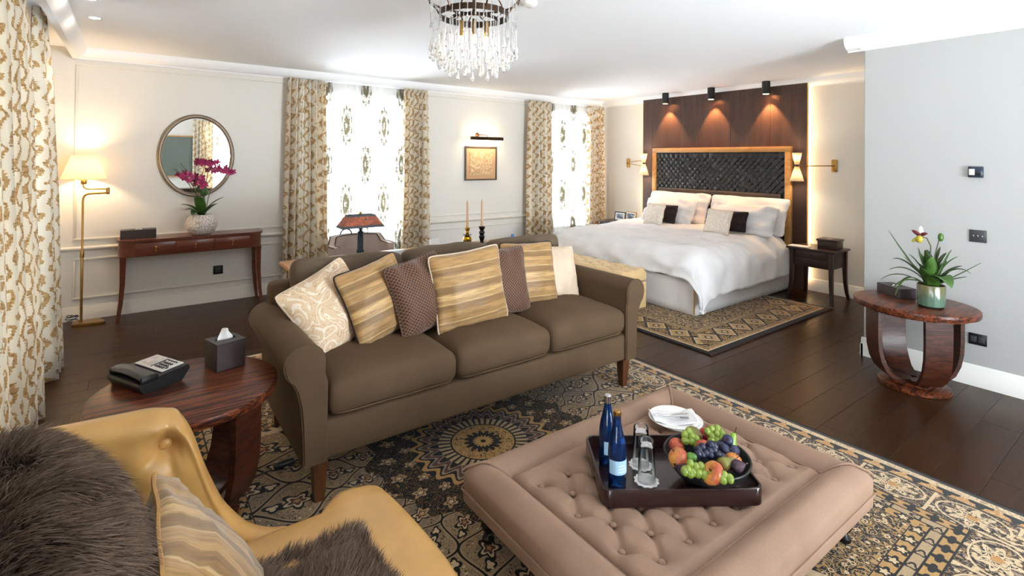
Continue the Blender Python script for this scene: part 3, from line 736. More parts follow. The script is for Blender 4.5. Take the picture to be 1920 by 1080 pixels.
def tuft(x, y, btn, depth, pad, ex, ey):
    d1, d2 = 9, 9
    for bx_, by_ in btn:
        d = math.hypot(x-bx_, y-by_)
        if d < d1: d1 = d
    crease = 0
    for bx_, by_ in btn:
        for sx in (-1, 1):
            ex_, ey_ = bx_+sx*bs/2, by_+bt
            if not any(abs(ex_-p)+abs(ey_-q) < .02 for p, q in btn): continue
            vx, vy = ex_-bx_, ey_-by_; L2 = vx*vx+vy*vy; t = max(0, min(1, ((x-bx_)*vx+(y-by_)*vy)/L2))
            dl = math.hypot(x-bx_-t*vx, y-by_-t*vy); crease = max(crease, math.exp(-(dl/.012)**2))
    edge = min(ex-abs(x), ey-abs(y)); er = min(1, max(0, edge/.03))**.5
    return pad*er-depth*math.exp(-(d1/.036)**2)-.016*crease*er
bm = B(); nu, nv = 130, 96
grid(bm, lambda u, v: (-ix+2*ix*u, -iy+2*iy*v, .254+tuft(-ix+2*ix*u, -iy+2*iy*v, btn, .026, .040, ix, iy)+.003*nz(u*9, v*9)), nu, nv)
part('tufted_top', bm, M['ottoman'], ot, ang=80)
bm = B(); ell(bm, (0, 0, 0), (.013, .013, .007), 10, 6); bmesh_btn = mesh_of('button', bm, M['ottoman'])
for p in btn: part('button', bmesh_btn, None, ot, (p[0], p[1], .2675))
for sx in (-1, 1):
    for sy in (-1, 1):
        w = B(); tube(w, [(sx*(hx-d), sy*(hy-d), top_of(d)+.0045) for d in [.006]+[i*bw/8 for i in range(1, 9)]], .0055, 6); part('welt', w, M['ottoman'], ot)
        lg = B(); lathe(lg, [(.018, 0), (.026, .006), (.026, .02), (.014, .03), (.012, .036), (.024, .05), (.032, .07), (.026, .09), (.016, .10), (.028, .108), (.028, .118), (.036, .126), (.036, .165)], 16)
        part('leg', lg, M['blackwood'], ot, (sx*(hx-.085), sy*(hy-.085), 0))
w = B(); tube(w, [(ix, iy, .270), (-ix, iy, .270), (-ix, -iy, .270), (ix, -iy, .270)][::1], .005, 6, True); part('welt', w, M['ottoman'], ot)
w = B(); tube(w, [(x*hx, y*hy, .212) for x, y in ((.985, 1.002), (-.985, 1.002), (-1.002, .98), (-1.002, -.98), (-.985, -1.002), (.985, -1.002), (1.002, -.98), (1.002, .98))], .0045, 6, True); part('welt', w, M['ottoman'], ot)
# ------------------------------------------------------------------ wall panel, headboard, bed
BY = 4.2
wp = thing('wall_panel', 'dark veneered wall panel rising to the ceiling behind the bed', 'wall panel', (6.752, BY, 0))
ys = [2.965, 3.42, 3.98, 4.54, 5.33, 5.505]
for a, b in zip(ys, ys[1:]):
    bm = B(); box(bm, 0, (a+b)/2-BY, H/2, .03, b-a-.002, H-.004, .001, 1); part('veneer_board', bm, M['panelwood'], wp, smooth=False)
for s, lab in ((1, 'left'), (-1, 'right')):
    part('edge_trim', bx(-.015, .017, (1.309 if s > 0 else -1.239)-.003, (1.309 if s > 0 else -1.239)+.003, 0, H-.004), M['brass'], wp)
    strip = thing('led_strip', 'warm LED strip glowing behind the wall panel edge nearest the %s' % ('lidded box' if s < 0 else 'corner window'), 'light', (6.80, BY+(1.25 if s > 0 else -1.185), 0))
    part('diffuser', bx(-.008, .012, -.006, .006, .08, H-.12), M['led'], strip)
hb = thing('headboard', 'gilt-framed headboard covered in overlapping black scales', 'headboard', (6.70, BY, 0))
hw = 1.072
part('back_board', bx(.0, .03, -hw+.01, hw-.01, .3, 1.78), M['blackwood'], hb)
for a, b, c0, c1 in ((-hw, hw, 1.72, 1.79), (-hw, -hw+.075, .3, 1.72), (hw-.075, hw, .3, 1.72)):
    part('frame_rail', bx(-.03, .034, a, b, c0, c1, .006), M['goldwood'], hb)
def scalemat():
    m = Mt('black_lacquer_scale'); m.set(Roughness=.22, Specular_IOR_Level=.6)
    oi = m.new('ShaderNodeObjectInfo'); f = Ex(m.t, oi.outputs['Random']); k = m.mix(f.ss(.75, 1), c(26, 24, 26), c(52, 50, 54)); m.col(k)
    return m.mat
sm = scalemat()
bm = B(); sw, sh = .084, .082
pr = [(-sw/2, .03), (sw/2, .03), (sw/2, -.012), (sw*.36, -.034), (sw*.16, -.049), (0, -.054), (-sw*.16, -.049), (-sw*.36, -.034), (-sw/2, -.012)]
v0 = [bm.verts.new((-.004-.006*(1-(2*y/sw)**2)-.016*max(0, (.03-z)/.084), y, z)) for y, z in pr]
v1 = [bm.verts.new((v.co.x+.004, v.co.y, v.co.z)) for v in v0]; cc = bm.verts.new((-.021, 0, -.012))
for k in range(len(pr)):
    q = (k+1) % len(pr); bm.faces.new((v0[k], v0[q], cc)); bm.faces.new((v1[k], v1[q], v0[q], v0[k]))
sme = mesh_of('scale', bm, sm, False)
nr, ncol = 12, 24; pitch = (2*hw-.155)/ncol
for r in range(nr):
    for k in range(ncol+(r % 2)-(1 if r % 2 else 0)+0):
        y = -hw+.0775+pitch*(k+.5+(.5 if r % 2 else 0))
        if y > hw-.09: continue
        o = part('scale', sme, None, hb, (-.002, y, 1.685-r*.045), (random.uniform(-.10, .10), random.uniform(-.06, .06), random.uniform(-.10, .10)))
bm = B(); softbox(bm, .05, 1.9, .75, .024, (2, 8, 4), None, (-.027, 0, .80)); part('upholstered_pad', bm, M['headpad'], hb)
bed = thing('bed', 'king-size bed base with pale grey valance and white mattress', 'bed', (5.65, BY, .012))
part('divan_base', bx(-.98, .95, -1.06, 1.06, .05, .34, .02), M['skirt'], bed)
bm = B(); softbox(bm, 1.93, 2.06, .24, .06, (6, 6, 2), None, (-.02, 0, .46)); part('mattress', bm, M['linen'], bed)
def skirt(u, v):
    # perimeter of three sides: foot and both long sides
    P = [(.97, -1.09), (-1.02, -1.09), (-1.02, 1.09), (.97, 1.09)]; Ls = [2.02, 2.18, 2.02]; s = u*sum(Ls)
    for i, L in enumerate(Ls):
        if s <= L or i == 2: t = min(1, s/L); break
        s -= L
    a, b = P[i], P[i+1]; x, y = a[0]+(b[0]-a[0])*t, a[1]+(b[1]-a[1])*t
    w = .012*(1-v)*nz(u*60, 0, 1)+.006*nz(u*20, 2)
    nx, ny = ((0, -1), (-1, 0), (0, 1))[i]
    return (x+nx*w, y+ny*w, .004+.35*v)
bm = B(); grid(bm, skirt, 150, 5); o = part('valance', bm, M['skirt'], bed, ang=60); md = o.modifiers.new('t', 'SOLIDIFY'); md.thickness = .004
for s in (-1,): part('pleat', bx(-1.026, -1.016, s*1.085-.004, s*1.085+.010, .01, .33, .003), M['goldwood'], bed)
def duvet(u, v):
    # u across the bed, v from head to foot
    def edge(t, w, r):
        a = abs(t)
        if a < w: return t, 0
        q = a-w; an = min(q/r, pi/2)
        return math.copysign(w+r*sin(an), t), r*(1-cos(an))+max(0, q-r*pi/2)
    t = (u-.5)*2*(1.02+.51); ywid, dy = edge(t, .95, .24)
    q = v*(1.60+.42); xl, dx = edge(q, 1.55, .25)
    puff = .030*sin(pi*min(1, max(0, u)))+.018*nz(u*5, v*4, 2)+.02*nz(u*2.5+4, v*2.2)
    wr = .016*nz(u*14+3*nz(v*3), v*6, 5)+.010*nz(u*9, v*22+2*nz(u*4), 9)+.006*nz(u*34, v*30, 4)
    hang_ = min(1, max(dy, dx)/.2)
    out = .030*hang_*nz(u*13, v*13, 3)
    z = .648+puff*(1-hang_*.7)+wr-dy-dx*.86+.035*(1-v)**2
    x = .74-xl-(out if dx > .05 else 0)-.03*hang_*0; y = ywid*(1+.0)+(out*math.copysign(1, ywid) if dy > .05 else 0)
    if dy > .1: y += math.copysign(.03*min(1, dy/.4), ywid)
    if dx > .1: x -= .03*min(1, dx/.4)
    return (x, y, max(z, .10+.02*nz(u*9, v*9)))
bm = B(); grid(bm, duvet, 120, 96)
dv = solo('duvet', bm, M['linen'], 'puffy white duvet spread over the bed, corner hanging at foot', 'duvet', (5.65, BY, .012), ang=80)
md = dv.modifiers.new('t', 'SOLIDIFY'); md.thickness = .03; md.offset = -1
G = 'white pillows on the bed'
def wpil(label, y, x, z, w, h, lean, seed, yaw=0, roll=0):
    return cushion('pillow', label, M['linen'], None, (x, y, z), w, h, .27, lean, -90+yaw, roll, G, seed, 'pillow', .05, .045)
wpil('white pillow propped against headboard at window side', 4.66, 6.46, .905, 1.06, .49, 22, 11)
wpil('white pillow propped against headboard at bedside-table side', 3.585, 6.44, .905, 1.08, .50, 22, 12)
wpil('front white pillow behind the left pair of small bed cushions', 4.60, 6.20, .87, .86, .42, 30, 13)
wpil('front white pillow behind the right pair of small bed cushions', 3.50, 6.18, .87, .90, .42, 30, 14)
G = 'small cushions on the bed'
cushion('bed_cushion', 'dark brown velvet cushion behind the left lace cushion', M['velvet'], None, (6.00, 4.525, .855), .42, .27, .08, 20, -90, 0, G, 21)
cushion('bed_cushion', 'dark brown velvet cushion behind the right lace cushion', M['velvet'], None, (5.96, 3.52, .855), .46, .27, .08, 20, -90, 2, G, 22)
cushion('bed_cushion', 'pale lace-patterned cushion on the left half of the bed', M['lace'], M['pink'], (5.88, 4.60, .85), .32, .31, .12, 20, -92, 2, G, 23)
cushion('bed_cushion', 'pale lace-patterned cushion on the right half of the bed', M['lace'], M['pink'], (5.83, 3.60, .85), .34, .31, .12, 20, -88, -2, G, 24)
# tufted bench at the foot of the bed
bn = thing('bench', 'cream leather storage bench with tufted lid at the bed foot', 'bench', (4.285, 4.42, .0125))
bhx, bhy = .205, .82
part('body', bx(-bhx+.006, bhx-.006, -bhy+.006, bhy-.006, .0, .285, .012), M['creamleather'], bn)
bs, bt = .135, .135
bb_ = [(-.135+.135*i+(0 if j % 2 else .0675), -bhy+.07+j*.135) for j in range(12) for i in range(3 if j % 2 else 2)]
bm = B(); softbox(bm, 2*bhx, 2*bhy, .105, .03, (3, 8, 2), None, (0, 0, .343)); part('lid', bm, M['creamleather'], bn, ang=60)
bm = B(); grid(bm, lambda u, v: ((u-.5)*2*(bhx-.012), (v-.5)*2*(bhy-.012), .392+tuft((u-.5)*2*(bhx-.012), (v-.5)*2*(bhy-.012), bb_, .024, .030, bhx-.012, bhy-.012)), 34, 120)
part('tufted_top', bm, M['creamleather'], bn, ang=80)
bm = B(); ell(bm, (0, 0, 0), (.009, .009, .005), 8, 5); bme = mesh_of('button', bm, M['creamleather'])
for p in bb_: part('button', bme, None, bn, (p[0], p[1], .400))
# ------------------------------------------------------------------ oval side tables on four curved legs
def oval_table(label, loc, rx, ry, ht, rz=0):
    t = thing('side_table', label, 'table', loc, rz, 'oval rosewood side tables')
    def disc(r_list):
        bm = B(); seg = 56; rings = [[bm.verts.new(((rx+o)*cos(2*pi*k/seg), (ry+o)*sin(2*pi*k/seg), z)) for k in range(seg)] for o, z in r_list]
        for a, b in zip(rings, rings[1:]):
            for k in range(seg): bm.faces.new((a[k], a[(k+1) % seg], b[(k+1) % seg], b[k]))
        bm.faces.new(rings[0][::-1]); bm.faces.new(rings[-1]); return bm
    part('table_top', disc([(-.012, ht-.042), (-.003, ht-.040), (0, ht-.034), (0, ht-.006), (-.002, ht-.002), (-.008, ht)]), M['rosewood'], t)
    part('apron', disc([(-.05, ht-.062), (-.05, ht-.0415)]), M['rosewood'], t)
    k = rx/.36
    path = [(.285, ht-.062), (.285, .36), (.28, .27), (.262, .19), (.228, .125), (.18, .082), (.12, .062), (.02, .058)]
    th = .026; wd = .165
    def nrm(i):
        a, b = path[max(0, i-1)], path[min(len(path)-1, i+1)]; dx, dz = b[0]-a[0], b[1]-a[1]; L = math.hypot(dx, dz); return (-dz/L, dx/L)
    for q in range(4):
        bm = B(); rows = []
        for i, (r, z) in enumerate(path):
            n_ = nrm(i); w2 = wd/2*(1 if i < 5 else (1-.28*(i-4)/3)); row_ = []
            for s, o in ((-1, 1), (1, 1), (1, -1), (-1, -1)):
                row_.append(bm.verts.new((r*k+n_[0]*o*th/2, s*w2, z+n_[1]*o*th/2)))
            rows.append(row_)
        for a, b in zip(rows, rows[1:]):
            for j in range(4): bm.faces.new((a[j], a[(j+1) % 4], b[(j+1) % 4], b[j]))
        bm.faces.new(rows[0][::-1]); bm.faces.new(rows[-1])
        part('leg', bm, M['rosewood_v'], t, rot=(0, 0, rad(45+90*q)), ang=30)
    bm = B(); seg = 40; rr = [(.205, 0), (.21, .004), (.21, .026), (.2, .03)]
    rings = [[bm.verts.new((r*k*cos(2*pi*j/seg), r*k*ry/rx*sin(2*pi*j/seg), z)) for j in range(seg)] for r, z in rr]
    for a, b in zip(rings, rings[1:]):
        for j in range(seg): bm.faces.new((a[j], a[(j+1) % seg], b[(j+1) % seg], b[j]))
    bm.faces.new(rings[0][::-1]); bm.faces.new(rings[-1]); part('base', bm, M['rosewood'], t)
    part('base_block', bx(-.11, .11, -.11, .11, .03, .047, .004), M['rosewood'], t)
    return t
TH = .60
oval_table('oval rosewood side table holding the telephone, left of the sofa', (.205, 2.63, RZ), .355, .362, TH-RZ)
oval_table('oval rosewood side table holding potted slipper orchid by the right wall', (4.515, 1.255, 0), .33, .365, TH)
# ------------------------------------------------------------------ telephone
ph = thing('telephone', 'black desk telephone with pale grey keypad panel', 'telephone', (.075, 2.79, TH), rad(-63))
# local +x runs along the handset, local +y towards the back of the wedge
def wedge(x0, x1, prof):
    return prism(B(), prof, 'x', x0, x1)
part('body', wedge(-.135, .115, [(-.085, 0), (.07, 0), (.105, .045), (.10, .064), (.0, .058), (-.10, .044), (-.105, .034)]), M['black'], ph, rot=(0, 0, 0))
fp = part('faceplate', box(B(), .0, 0, 0, .205, .098, .005, .003, 2), M['faceplate'], ph, (-.008, .043, .0645), (rad(3.5), 0, 0))
for i in range(3):
    for j in range(4): part('key', box(B(), .024+j*.017, -.026+i*.018, .004, .011, .012, .006, .002, 1), M['keypad'], fp)
for j in range(4): part('key', box(B(), .022+j*.018, .032, .004, .012, .008, .005, .002, 1), M['keypad'], fp)
part('key', box(B(), .094, -.02, .004, .008, .014, .005, .002, 1), M['keypad'], fp)
part('memory_strip', box(B(), .004, .0, .0035, .006, .078, .003, .001, 1), M['black'], fp)
part('card_window', box(B(), -.05, .005, .003, .075, .066, .002, .001, 1), plain('pale_card', c(206, 196, 190), .6, 0, .2, 40), fp)
hs = B()
grid(hs, lambda u, v: (-.128+.246*u, -.064+.056*cos(2*pi*v)*.62*(1-.12*sin(pi*u)), .060+.014*sin(2*pi*v)*(1 if v < .5 else .9)+.006*sin(pi*u)), 16, 14, cv=True)
part('handset', hs, M['keypad'], ph); part('handset_cap', box(B(), .112, -.064, .058, .02, .07, .03, .008, 2), M['black'], ph); part('handset_cap', box(B(), -.122, -.064, .058, .02, .07, .03, .008, 2), M['black'], ph)
# ------------------------------------------------------------------ tissue boxes
def tissue_box(label, loc, sx, sy, sz, rz, puff=True, slot=.028):
    t = thing('tissue_box', label, 'tissue box', loc, rz, 'dark leather tissue boxes')
    w = .006
    part('box_body', bx(-sx/2, sx/2, -sy/2, sy/2, 0, sz-w, .002, 1), M['darkleather'], t)
    # lid as a frame round an oval slot
    bm = B(); k = 24
    outer = []; inner = []
    for i in range(k):
        a = 2*pi*i/k; ca, sa = cos(a), sin(a); m_ = max(abs(ca), abs(sa)); outer.append((sx/2*ca/m_, sy/2*sa/m_)); inner.append((min(slot*1.9, sx*.36)*ca, min(slot, sy*.3)*sa))
    vo, vi, vo2, vi2 = [[bm.verts.new((p[0], p[1], z)) for p in q] for q, z in ((outer, sz), (inner, sz), (outer, sz-w), (inner, sz-w))]
    for i in range(k):
        j = (i+1) % k
        bm.faces.new((vo[i], vo[j], vi[j], vi[i])); bm.faces.new((vo2[i], vo2[j], vo[j], vo[i])); bm.faces.new((vi[i], vi[j], vi2[j], vi2[i])); bm.faces.new((vo2[j], vo2[i], vi2[i], vi2[j]))
    part('lid', bm, M['darkleather'], t, smooth=False)
    bm = B()
    h = .058 if puff else .012
    def tis(u, v):
        x = (u-.5)*slot*2.4*(1+.3*v-.75*v*v); y = .012*sin(u*9)*v+.006*cos(u*5); return (x, y+.012*v*(u-.5), sz-.004+h*v*(1-.9*(u-.45)**2*2))
    grid(bm, tis, 12, 6); o = part('tissue', bm, M['paper'], t); o.modifiers.new('t', 'SOLIDIFY').thickness = .0015
    return t
tissue_box('cube-shaped dark tissue box on the rosewood table beside the telephone', (.37, 2.80, TH), .13, .13, .128, rad(16))
tissue_box('long low dark tissue box beside the slipper orchid pot', (4.64, 1.40, TH), .125, .22, .072, rad(-32), False)
# ------------------------------------------------------------------ tan leather armchair facing right, fur throws, cushion
ac = thing('armchair', 'tan leather button-back armchair with swooping arms in the foreground', 'armchair', (.15, 1.40, RZ))
def ax_(x): return x-.15
def ay_(y): return y-1.40
# side (arm) silhouette in x,z : high by the back, sweeping down to the seat front
def arm_top(x):
    pts = [(-.45, .90), (-.1, .885), (.05, .88), (.115, .862), (.15, .80), (.19, .665), (.235, .55), (.30, .455), (.37, .405), (.44, .392)]
    if x <= pts[0][0]: return pts[0][1]
    for (a, za), (b, zb) in zip(pts, pts[1:]):
        if x <= b: return za+(zb-za)*(x-a)/(b-a)
    return pts[-1][1]
def side_arm(yin, sgn, name='arm'):
    # cross-section rings along x; thick padded shell, inner face with a buttoned dimple
    bm = B(); xs = [-.42, -.36, -.3, -.22, -.15, -.1, -.05, -.02, 0, .015, .03, .045, .058, .07, .085, .10, .115, .13, .15, .17, .19, .21, .235, .26, .30, .34, .38, .42, .445, .455]
    rings = []
    for x in xs:
        zt_ = arm_top(x)-RZ; th = .115 if x < .1 else .115-.03*min(1, (x-.1)/.3); rim = min(.045, th/2); sh = max(.2, min(1., (.458-x)/.03))
        prof = [(0, .12), (0, .25), (0, zt_-.28), (0, zt_-.24), (0, zt_-.21), (0, zt_-.185), (0, zt_-.165), (0, zt_-.145), (0, zt_-.13), (0, zt_-.115), (0, zt_-.10), (0, zt_-.085), (0, zt_-.07), (-.004, zt_-.05), (-.003, zt_-.03), (.008, zt_-.010), (.03, zt_), (.06, zt_-.002), (th-.012, zt_-.018), (th, zt_-.05), (th, zt_-.2), (th-.02, .12)]
        r_ = []
        for o, z in prof:
            z = max(.12, z) if z > .12 else z; z = .12+(z-.12)*(.9+.1*sh); yb = o
            if sgn > 0 and o <= 0 and z > .3:
                d = math.hypot(x-.085, z-(.765)); yb += .044*math.exp(-(d/.034)**2)-.022*math.exp(-(d/.14)**2)*(1-math.exp(-(d/.045)**2))
                # folds radiating from the button
                an = atan2(z-.765, x-.085)
                for fa in (1.45, -1.35, .35, -2.5): yb += .020*math.exp(-((an-fa)/.16)**2)*math.exp(-(d/.10)**2)*min(1, d/.02)
            yb = th/2+(yb-th/2)*(.55+.45*sh)
            r_.append(bm.verts.new((ax_(x), ay_(yin)+sgn*yb, z)))
        rings.append(r_)
    n_ = len(rings[0])
    for a, b in zip(rings, rings[1:]):
        for k in range(n_): bm.faces.new((a[k], a[(k+1) % n_], b[(k+1) % n_], b[k]))
    bm.faces.new(rings[0][::-1]); bm.faces.new(rings[-1])
    o = part(name, bm, M['leather'], ac, ang=70)
    md = o.modifiers.new('s', 'SUBSURF'); md.levels = 1; md.render_levels = 2
    return o
a1 = side_arm(1.745, 1)
bm = B(); ell(bm, (0, 0, 0), (.017, .009, .017), 16, 8); part('button', bm, M['leather'], a1, (ax_(.085), ay_(1.778), .765))
side_arm(1.02, -1)
bm = B(); softbox(bm, .18, .80, .72, .07, (3, 8, 6), lambda v: (v.x-.10*(v.z+.3), v.y, v.z+.015*(1-(v.y/.4)**2)), (ax_(-.22), ay_(1.385), .52)); part('backrest', bm, M['leather'], ac, ang=70)
bm = B(); softbox(bm, .84, .76, .20, .03, (6, 6, 2), None, (ax_(.20), ay_(1.385), .20)); part('seat_base', bm, M['leather'], ac, ang=60)
# T-shaped seat cushion: ears spread in front of the arms
def seat(v):
    x = v.x; half = .345 if x < .19 else .345+.075*min(1, (x-.19)/.03)
    y = v.y/.4*half
    if x > .28: y *= 1-.05*((x-.28)/.1)**2
    return (x-(.035*(v.y/.4)**2 if x > .3 else 0), y, v.z+.022*max(0, 1-(v.x/.42)**2)*max(0, 1-(v.y/.4)**2)*(1 if v.z > 0 else 0)+.004*nz(v.x*8, v.y*8))
bm = B(); softbox(bm, .84, .80, .15, .045, (18, 10, 2), seat, (0, 0, 0)); part('seat_cushion', bm, M['leather'], ac, (ax_(.34), ay_(1.385), .365), ang=60)
for x in (-.15, .56):
    for y in (1.09, 1.68): part('leg', lathe(B(), [(.018, 0), (.03, .12)], 12), M['legwood'], ac, (ax_(x), ay_(y), 0))
cushion('armchair_cushion', 'gold striped cushion with corded edge leaning in the tan armchair', M['stripe'], M['goldwood'], (.170, 1.40, .610), .44, .43, .13, 33, 90, 90, None, 31, pinch=.05)
# fur: ground cloth plus separate hairs
def fur_throw(label, surf, nu, nv, n_hair, length, flow, seed, loc=(0, 0, 0)):
    """surf(u,v)->point; hairs are tapered blades bent along the downhill / flow direction"""
    t = thing('fur_throw', label, 'throw', loc, group='brown fur throws')
    bm = B(); grid(bm, surf, nu, nv); o = part('hide', bm, M['fur_skin'], t, ang=180); md = o.modifiers.new('t', 'SOLIDIFY'); md.thickness = .012; md.offset = -1
    rn = np.random.RandomState(seed); U = rn.rand(n_hair); V_ = rn.rand(n_hair); e = .004
    P = np.array([surf(a, b) for a, b in zip(U, V_)]); Pu = np.array([surf(min(1, a+e), b) for a, b in zip(U, V_)])-np.array([surf(max(0, a-e), b) for a, b in zip(U, V_)])
    Pv = np.array([surf(a, min(1, b+e)) for a, b in zip(U, V_)])-np.array([surf(a, max(0, b-e)) for a, b in zip(U, V_)])
    N = np.cross(Pu, Pv); N /= np.linalg.norm(N, axis=1)[:, None]+1e-9
    if np.mean(N[:, 2]) < 0: N = -N
    fl = np.array(flow, float); F = fl-(N@fl)[:, None]*N
    # clumps: noise-driven swirl of the flow
    sw = np.array([[nz(p[0]*11, p[1]*11, p[2]*11+seed), nz(p[0]*11+9, p[1]*11, p[2]*11), nz(p[0]*11, p[1]*11+7, p[2]*11)] for p in P])
    D = N*.75+F*.75+sw*1.0+rn.randn(n_hair, 3)*.16; D /= np.linalg.norm(D, axis=1)[:, None]
    L = length*(.65+.6*rn.rand(n_hair))[:, None]
    side = np.cross(D, rn.randn(n_hair, 3)); side /= np.linalg.norm(side, axis=1)[:, None]+1e-9
    wd = .0011*(.7+.8*rn.rand(n_hair))[:, None]
    m1 = P+D*L*.5; D2 = D+F*.55+np.array((0, 0, -.35)); D2 /= np.linalg.norm(D2, axis=1)[:, None]; m2 = m1+D2*L*.5
    vs = np.stack([P-side*wd, P+side*wd, m1-side*wd*.8, m1+side*wd*.8, m2], 1).reshape(-1, 3)
    b0 = np.arange(n_hair)*5; me = bpy.data.meshes.new('fur_pile')
    me.vertices.add(len(vs)); me.vertices.foreach_set('co', vs.ravel().astype('f'))
    lp = np.stack([b0, b0+1, b0+3, b0+2, b0+2, b0+3, b0+4], 1).ravel(); me.loops.add(len(lp)); me.loops.foreach_set('vertex_index', lp.astype('i'))
    me.polygons.add(2*n_hair); ls = np.stack([np.arange(n_hair)*7, np.arange(n_hair)*7+4], 1).ravel(); me.polygons.foreach_set('loop_start', ls.astype('i'))
    me.update(calc_edges=True); me.validate()
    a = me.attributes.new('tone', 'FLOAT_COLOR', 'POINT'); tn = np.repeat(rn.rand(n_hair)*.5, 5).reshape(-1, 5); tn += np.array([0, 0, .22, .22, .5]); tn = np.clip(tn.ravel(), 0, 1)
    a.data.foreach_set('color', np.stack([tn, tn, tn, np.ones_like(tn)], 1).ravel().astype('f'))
    me.polygons.foreach_set('use_smooth', [True]*len(me.polygons))
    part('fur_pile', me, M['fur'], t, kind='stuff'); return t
def fur_back(u, v):
    # over the top of the chair back: u along y (near to far), v behind -> over -> front
    y = .55+1.13*u; far = max(0, (u-.72)/.28); k = v*2-1; rise = 1-abs(k)**2.2
    x = -.20+(.26 if k < 0 else .255-.16*far**2)*math.copysign(abs(k)**.8, k)
    z = (.46 if k < 0 else .60)+(.485 if k < 0 else .345)*rise**.6-.045*far**2.5+.012*nz(y*5, k*3)
    return (x+.015*nz(y*4, k*2, 3), y, z)
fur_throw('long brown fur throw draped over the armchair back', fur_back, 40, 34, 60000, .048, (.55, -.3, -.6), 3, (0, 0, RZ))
def fur_seat(u, v):
    x = .27+.30*u; y = .98+.575*v-.02*u*u
    return (x+.015*nz(v*5, 1), y+.02*nz(u*5, 2), 0.458+.010*nz(x*7, y*7)-.02*max(0, u-.8))
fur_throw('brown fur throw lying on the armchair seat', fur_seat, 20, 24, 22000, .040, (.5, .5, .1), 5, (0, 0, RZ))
# ------------------------------------------------------------------ tray and what stands on it
TZ = RZ+.295
K = 1.044
_thing, _solo = thing, solo
def thing(name, label, cat, loc=(0, 0, 0), rz=0, group=None, rot=None):     # everything served on the ottoman is a touch larger than drawn
    o = _thing(name, label, cat, (loc[0]*K, loc[1]*K, loc[2]), rz, group, rot); o.scale = (K, K, K); return o
def solo(name, bm, mt, label, cat, loc=(0, 0, 0), rot=(0, 0, 0), group=None, smooth=True, ang=38):
    o = _solo(name, bm, mt, label, cat, (loc[0]*K, loc[1]*K, loc[2]), rot, group, smooth, ang); o.scale = (K, K, K); return o
tr = thing('tray', 'dark mahogany lacquer tray with cut-out handles on the ottoman', 'tray', (1.71, 1.268, TZ), rad(-34.5))
tx, ty, thh = .295, .185, .062
def rrect(a, b, r, k=6):
    return [(sx*(a-r)+r*cos(rad(st+90*i/k)), sy*(b-r)+r*sin(rad(st+90*i/k))) for sx, sy, st in ((1, 1, 0), (-1, 1, 90), (-1, -1, 180), (1, -1, 270)) for i in range(k+1)]
bm = B(); prism(bm, rrect(tx-.01, ty-.01, .03), 'z', 0, .008); part('tray_base', bm, M['tray'], tr)
bm = B(); o_, i_ = rrect(tx, ty, .035), rrect(tx-.011, ty-.011, .026)
def loop(p, z): return [bm.verts.new((a, b, z)) for a, b in p]
Ls = [loop(i_, .0), loop(o_, 0), loop(o_, thh-.003), loop([(a*.993, b*.99) for a, b in o_], thh), loop([(a*1.008, b*1.008) for a, b in i_], thh), loop(i_, thh-.003)]
for a, b in zip(Ls, Ls[1:]+Ls[:1]):
    for k in range(len(a)): bm.faces.new((a[k], a[(k+1) % len(a)], b[(k+1) % len(a)], b[k]))
part('tray_rim', bm, M['tray'], tr)
for s in (-1, 1):   # handle slots: pale recesses seen at the short ends
    part('handle_slot', box(B(), s*(tx-.0045), 0, .04, .0135, .085, .018, .008, 3), M['blackwood'], tr)
TB = TZ+.0088
def bottle(label, x, y, cap, rz):
    b = thing('water_bottle', label, 'bottle', (x, y, TB), rz, 'blue glass water bottles')
    pf = [(.028, 0), (.033, .003), (.0345, .012), (.0345, .125), (.033, .15), (.028, .178), (.0205, .205), (.0155, .23), (.0135, .255), (.0135, .262)]
    part('glass', lathe(B(), pf, 24), M['blueglass'], b)
    part('collar', lathe(B(), [(.0142, .232), (.0142, .262)], 18), M['steel'] if cap == 'silver' else M['pane'], b)
    part('cap', lathe(B(), [(.0155, .262), (.0158, .264), (.0150, .276), (.012, .279), (0, .279)], 18), M['steel'] if cap == 'silver' else M['brass'], b)
    bm = B(); grid(bm, lambda u, v: (.0352*cos(rad(-200)+u*rad(210)), .0352*sin(rad(-200)+u*rad(210)), .052+.052*v), 18, 2); lb = part('label', bm, plain('pale_blue_label', c(166, 204, 232), .6), b)
    bm = B(); grid(bm, lambda u, v: (.0356*cos(rad(-38)+u*rad(26)), .0356*sin(rad(-38)+u*rad(26)), .038+.045*v), 4, 2); part('back_label', bm, M['paper'], lb)
    bm = B(); grid(bm, lambda u, v: ((.0300-.0045*v)*cos(rad(-120)+u*rad(60)), (.0300-.0045*v)*sin(rad(-120)+u*rad(60)), .165+.018*v), 6, 2); part('neck_label', bm, plain('pale_blue_neck_label', c(150, 190, 226), .6), b)
    for k in range(3):
        bm = B(); grid(bm, lambda u, v, k=k: (.0354*cos(rad(-140)+u*rad(75-k*14)), .0354*sin(rad(-140)+u*rad(75-k*14)), .062+.011*k+.0035*v), 8, 1); part('printed_line', bm, plain('white_print', c(232, 242, 250), .6), lb)
bottle('blue glass water bottle with gold cap, nearer the front tray edge', 1.497, 1.338, 'gold', rad(10))
bottle('blue glass water bottle with silver cap, behind the gold-capped one', 1.565, 1.450, 'silver', rad(40))
def glass(label, x, y):
    g = thing('tumbler', label, 'glass', (x, y, TB+.0015), 0, 'upturned tumblers')
    bm = B(); lathe(bm, [(.034, 0), (.0335, .004), (.030, .14), (.0295, .152), (.027, .156), (0, .156)], 28, cap0=False); lathe(bm, [(.0325, 0), (.0282, .128), (.024, .132), (0, .132)], 28, cap0=False)
    part('tumbler_wall', bm, M['glass'], g)
    part('thick_base', lathe(B(), [(.0275, .134), (.029, .14), (.0288, .150), (.026, .1545)], 24), M['glass'], g)
glass('upturned clear tumbler on paper coaster nearer the front of tray', 1.605, 1.285)
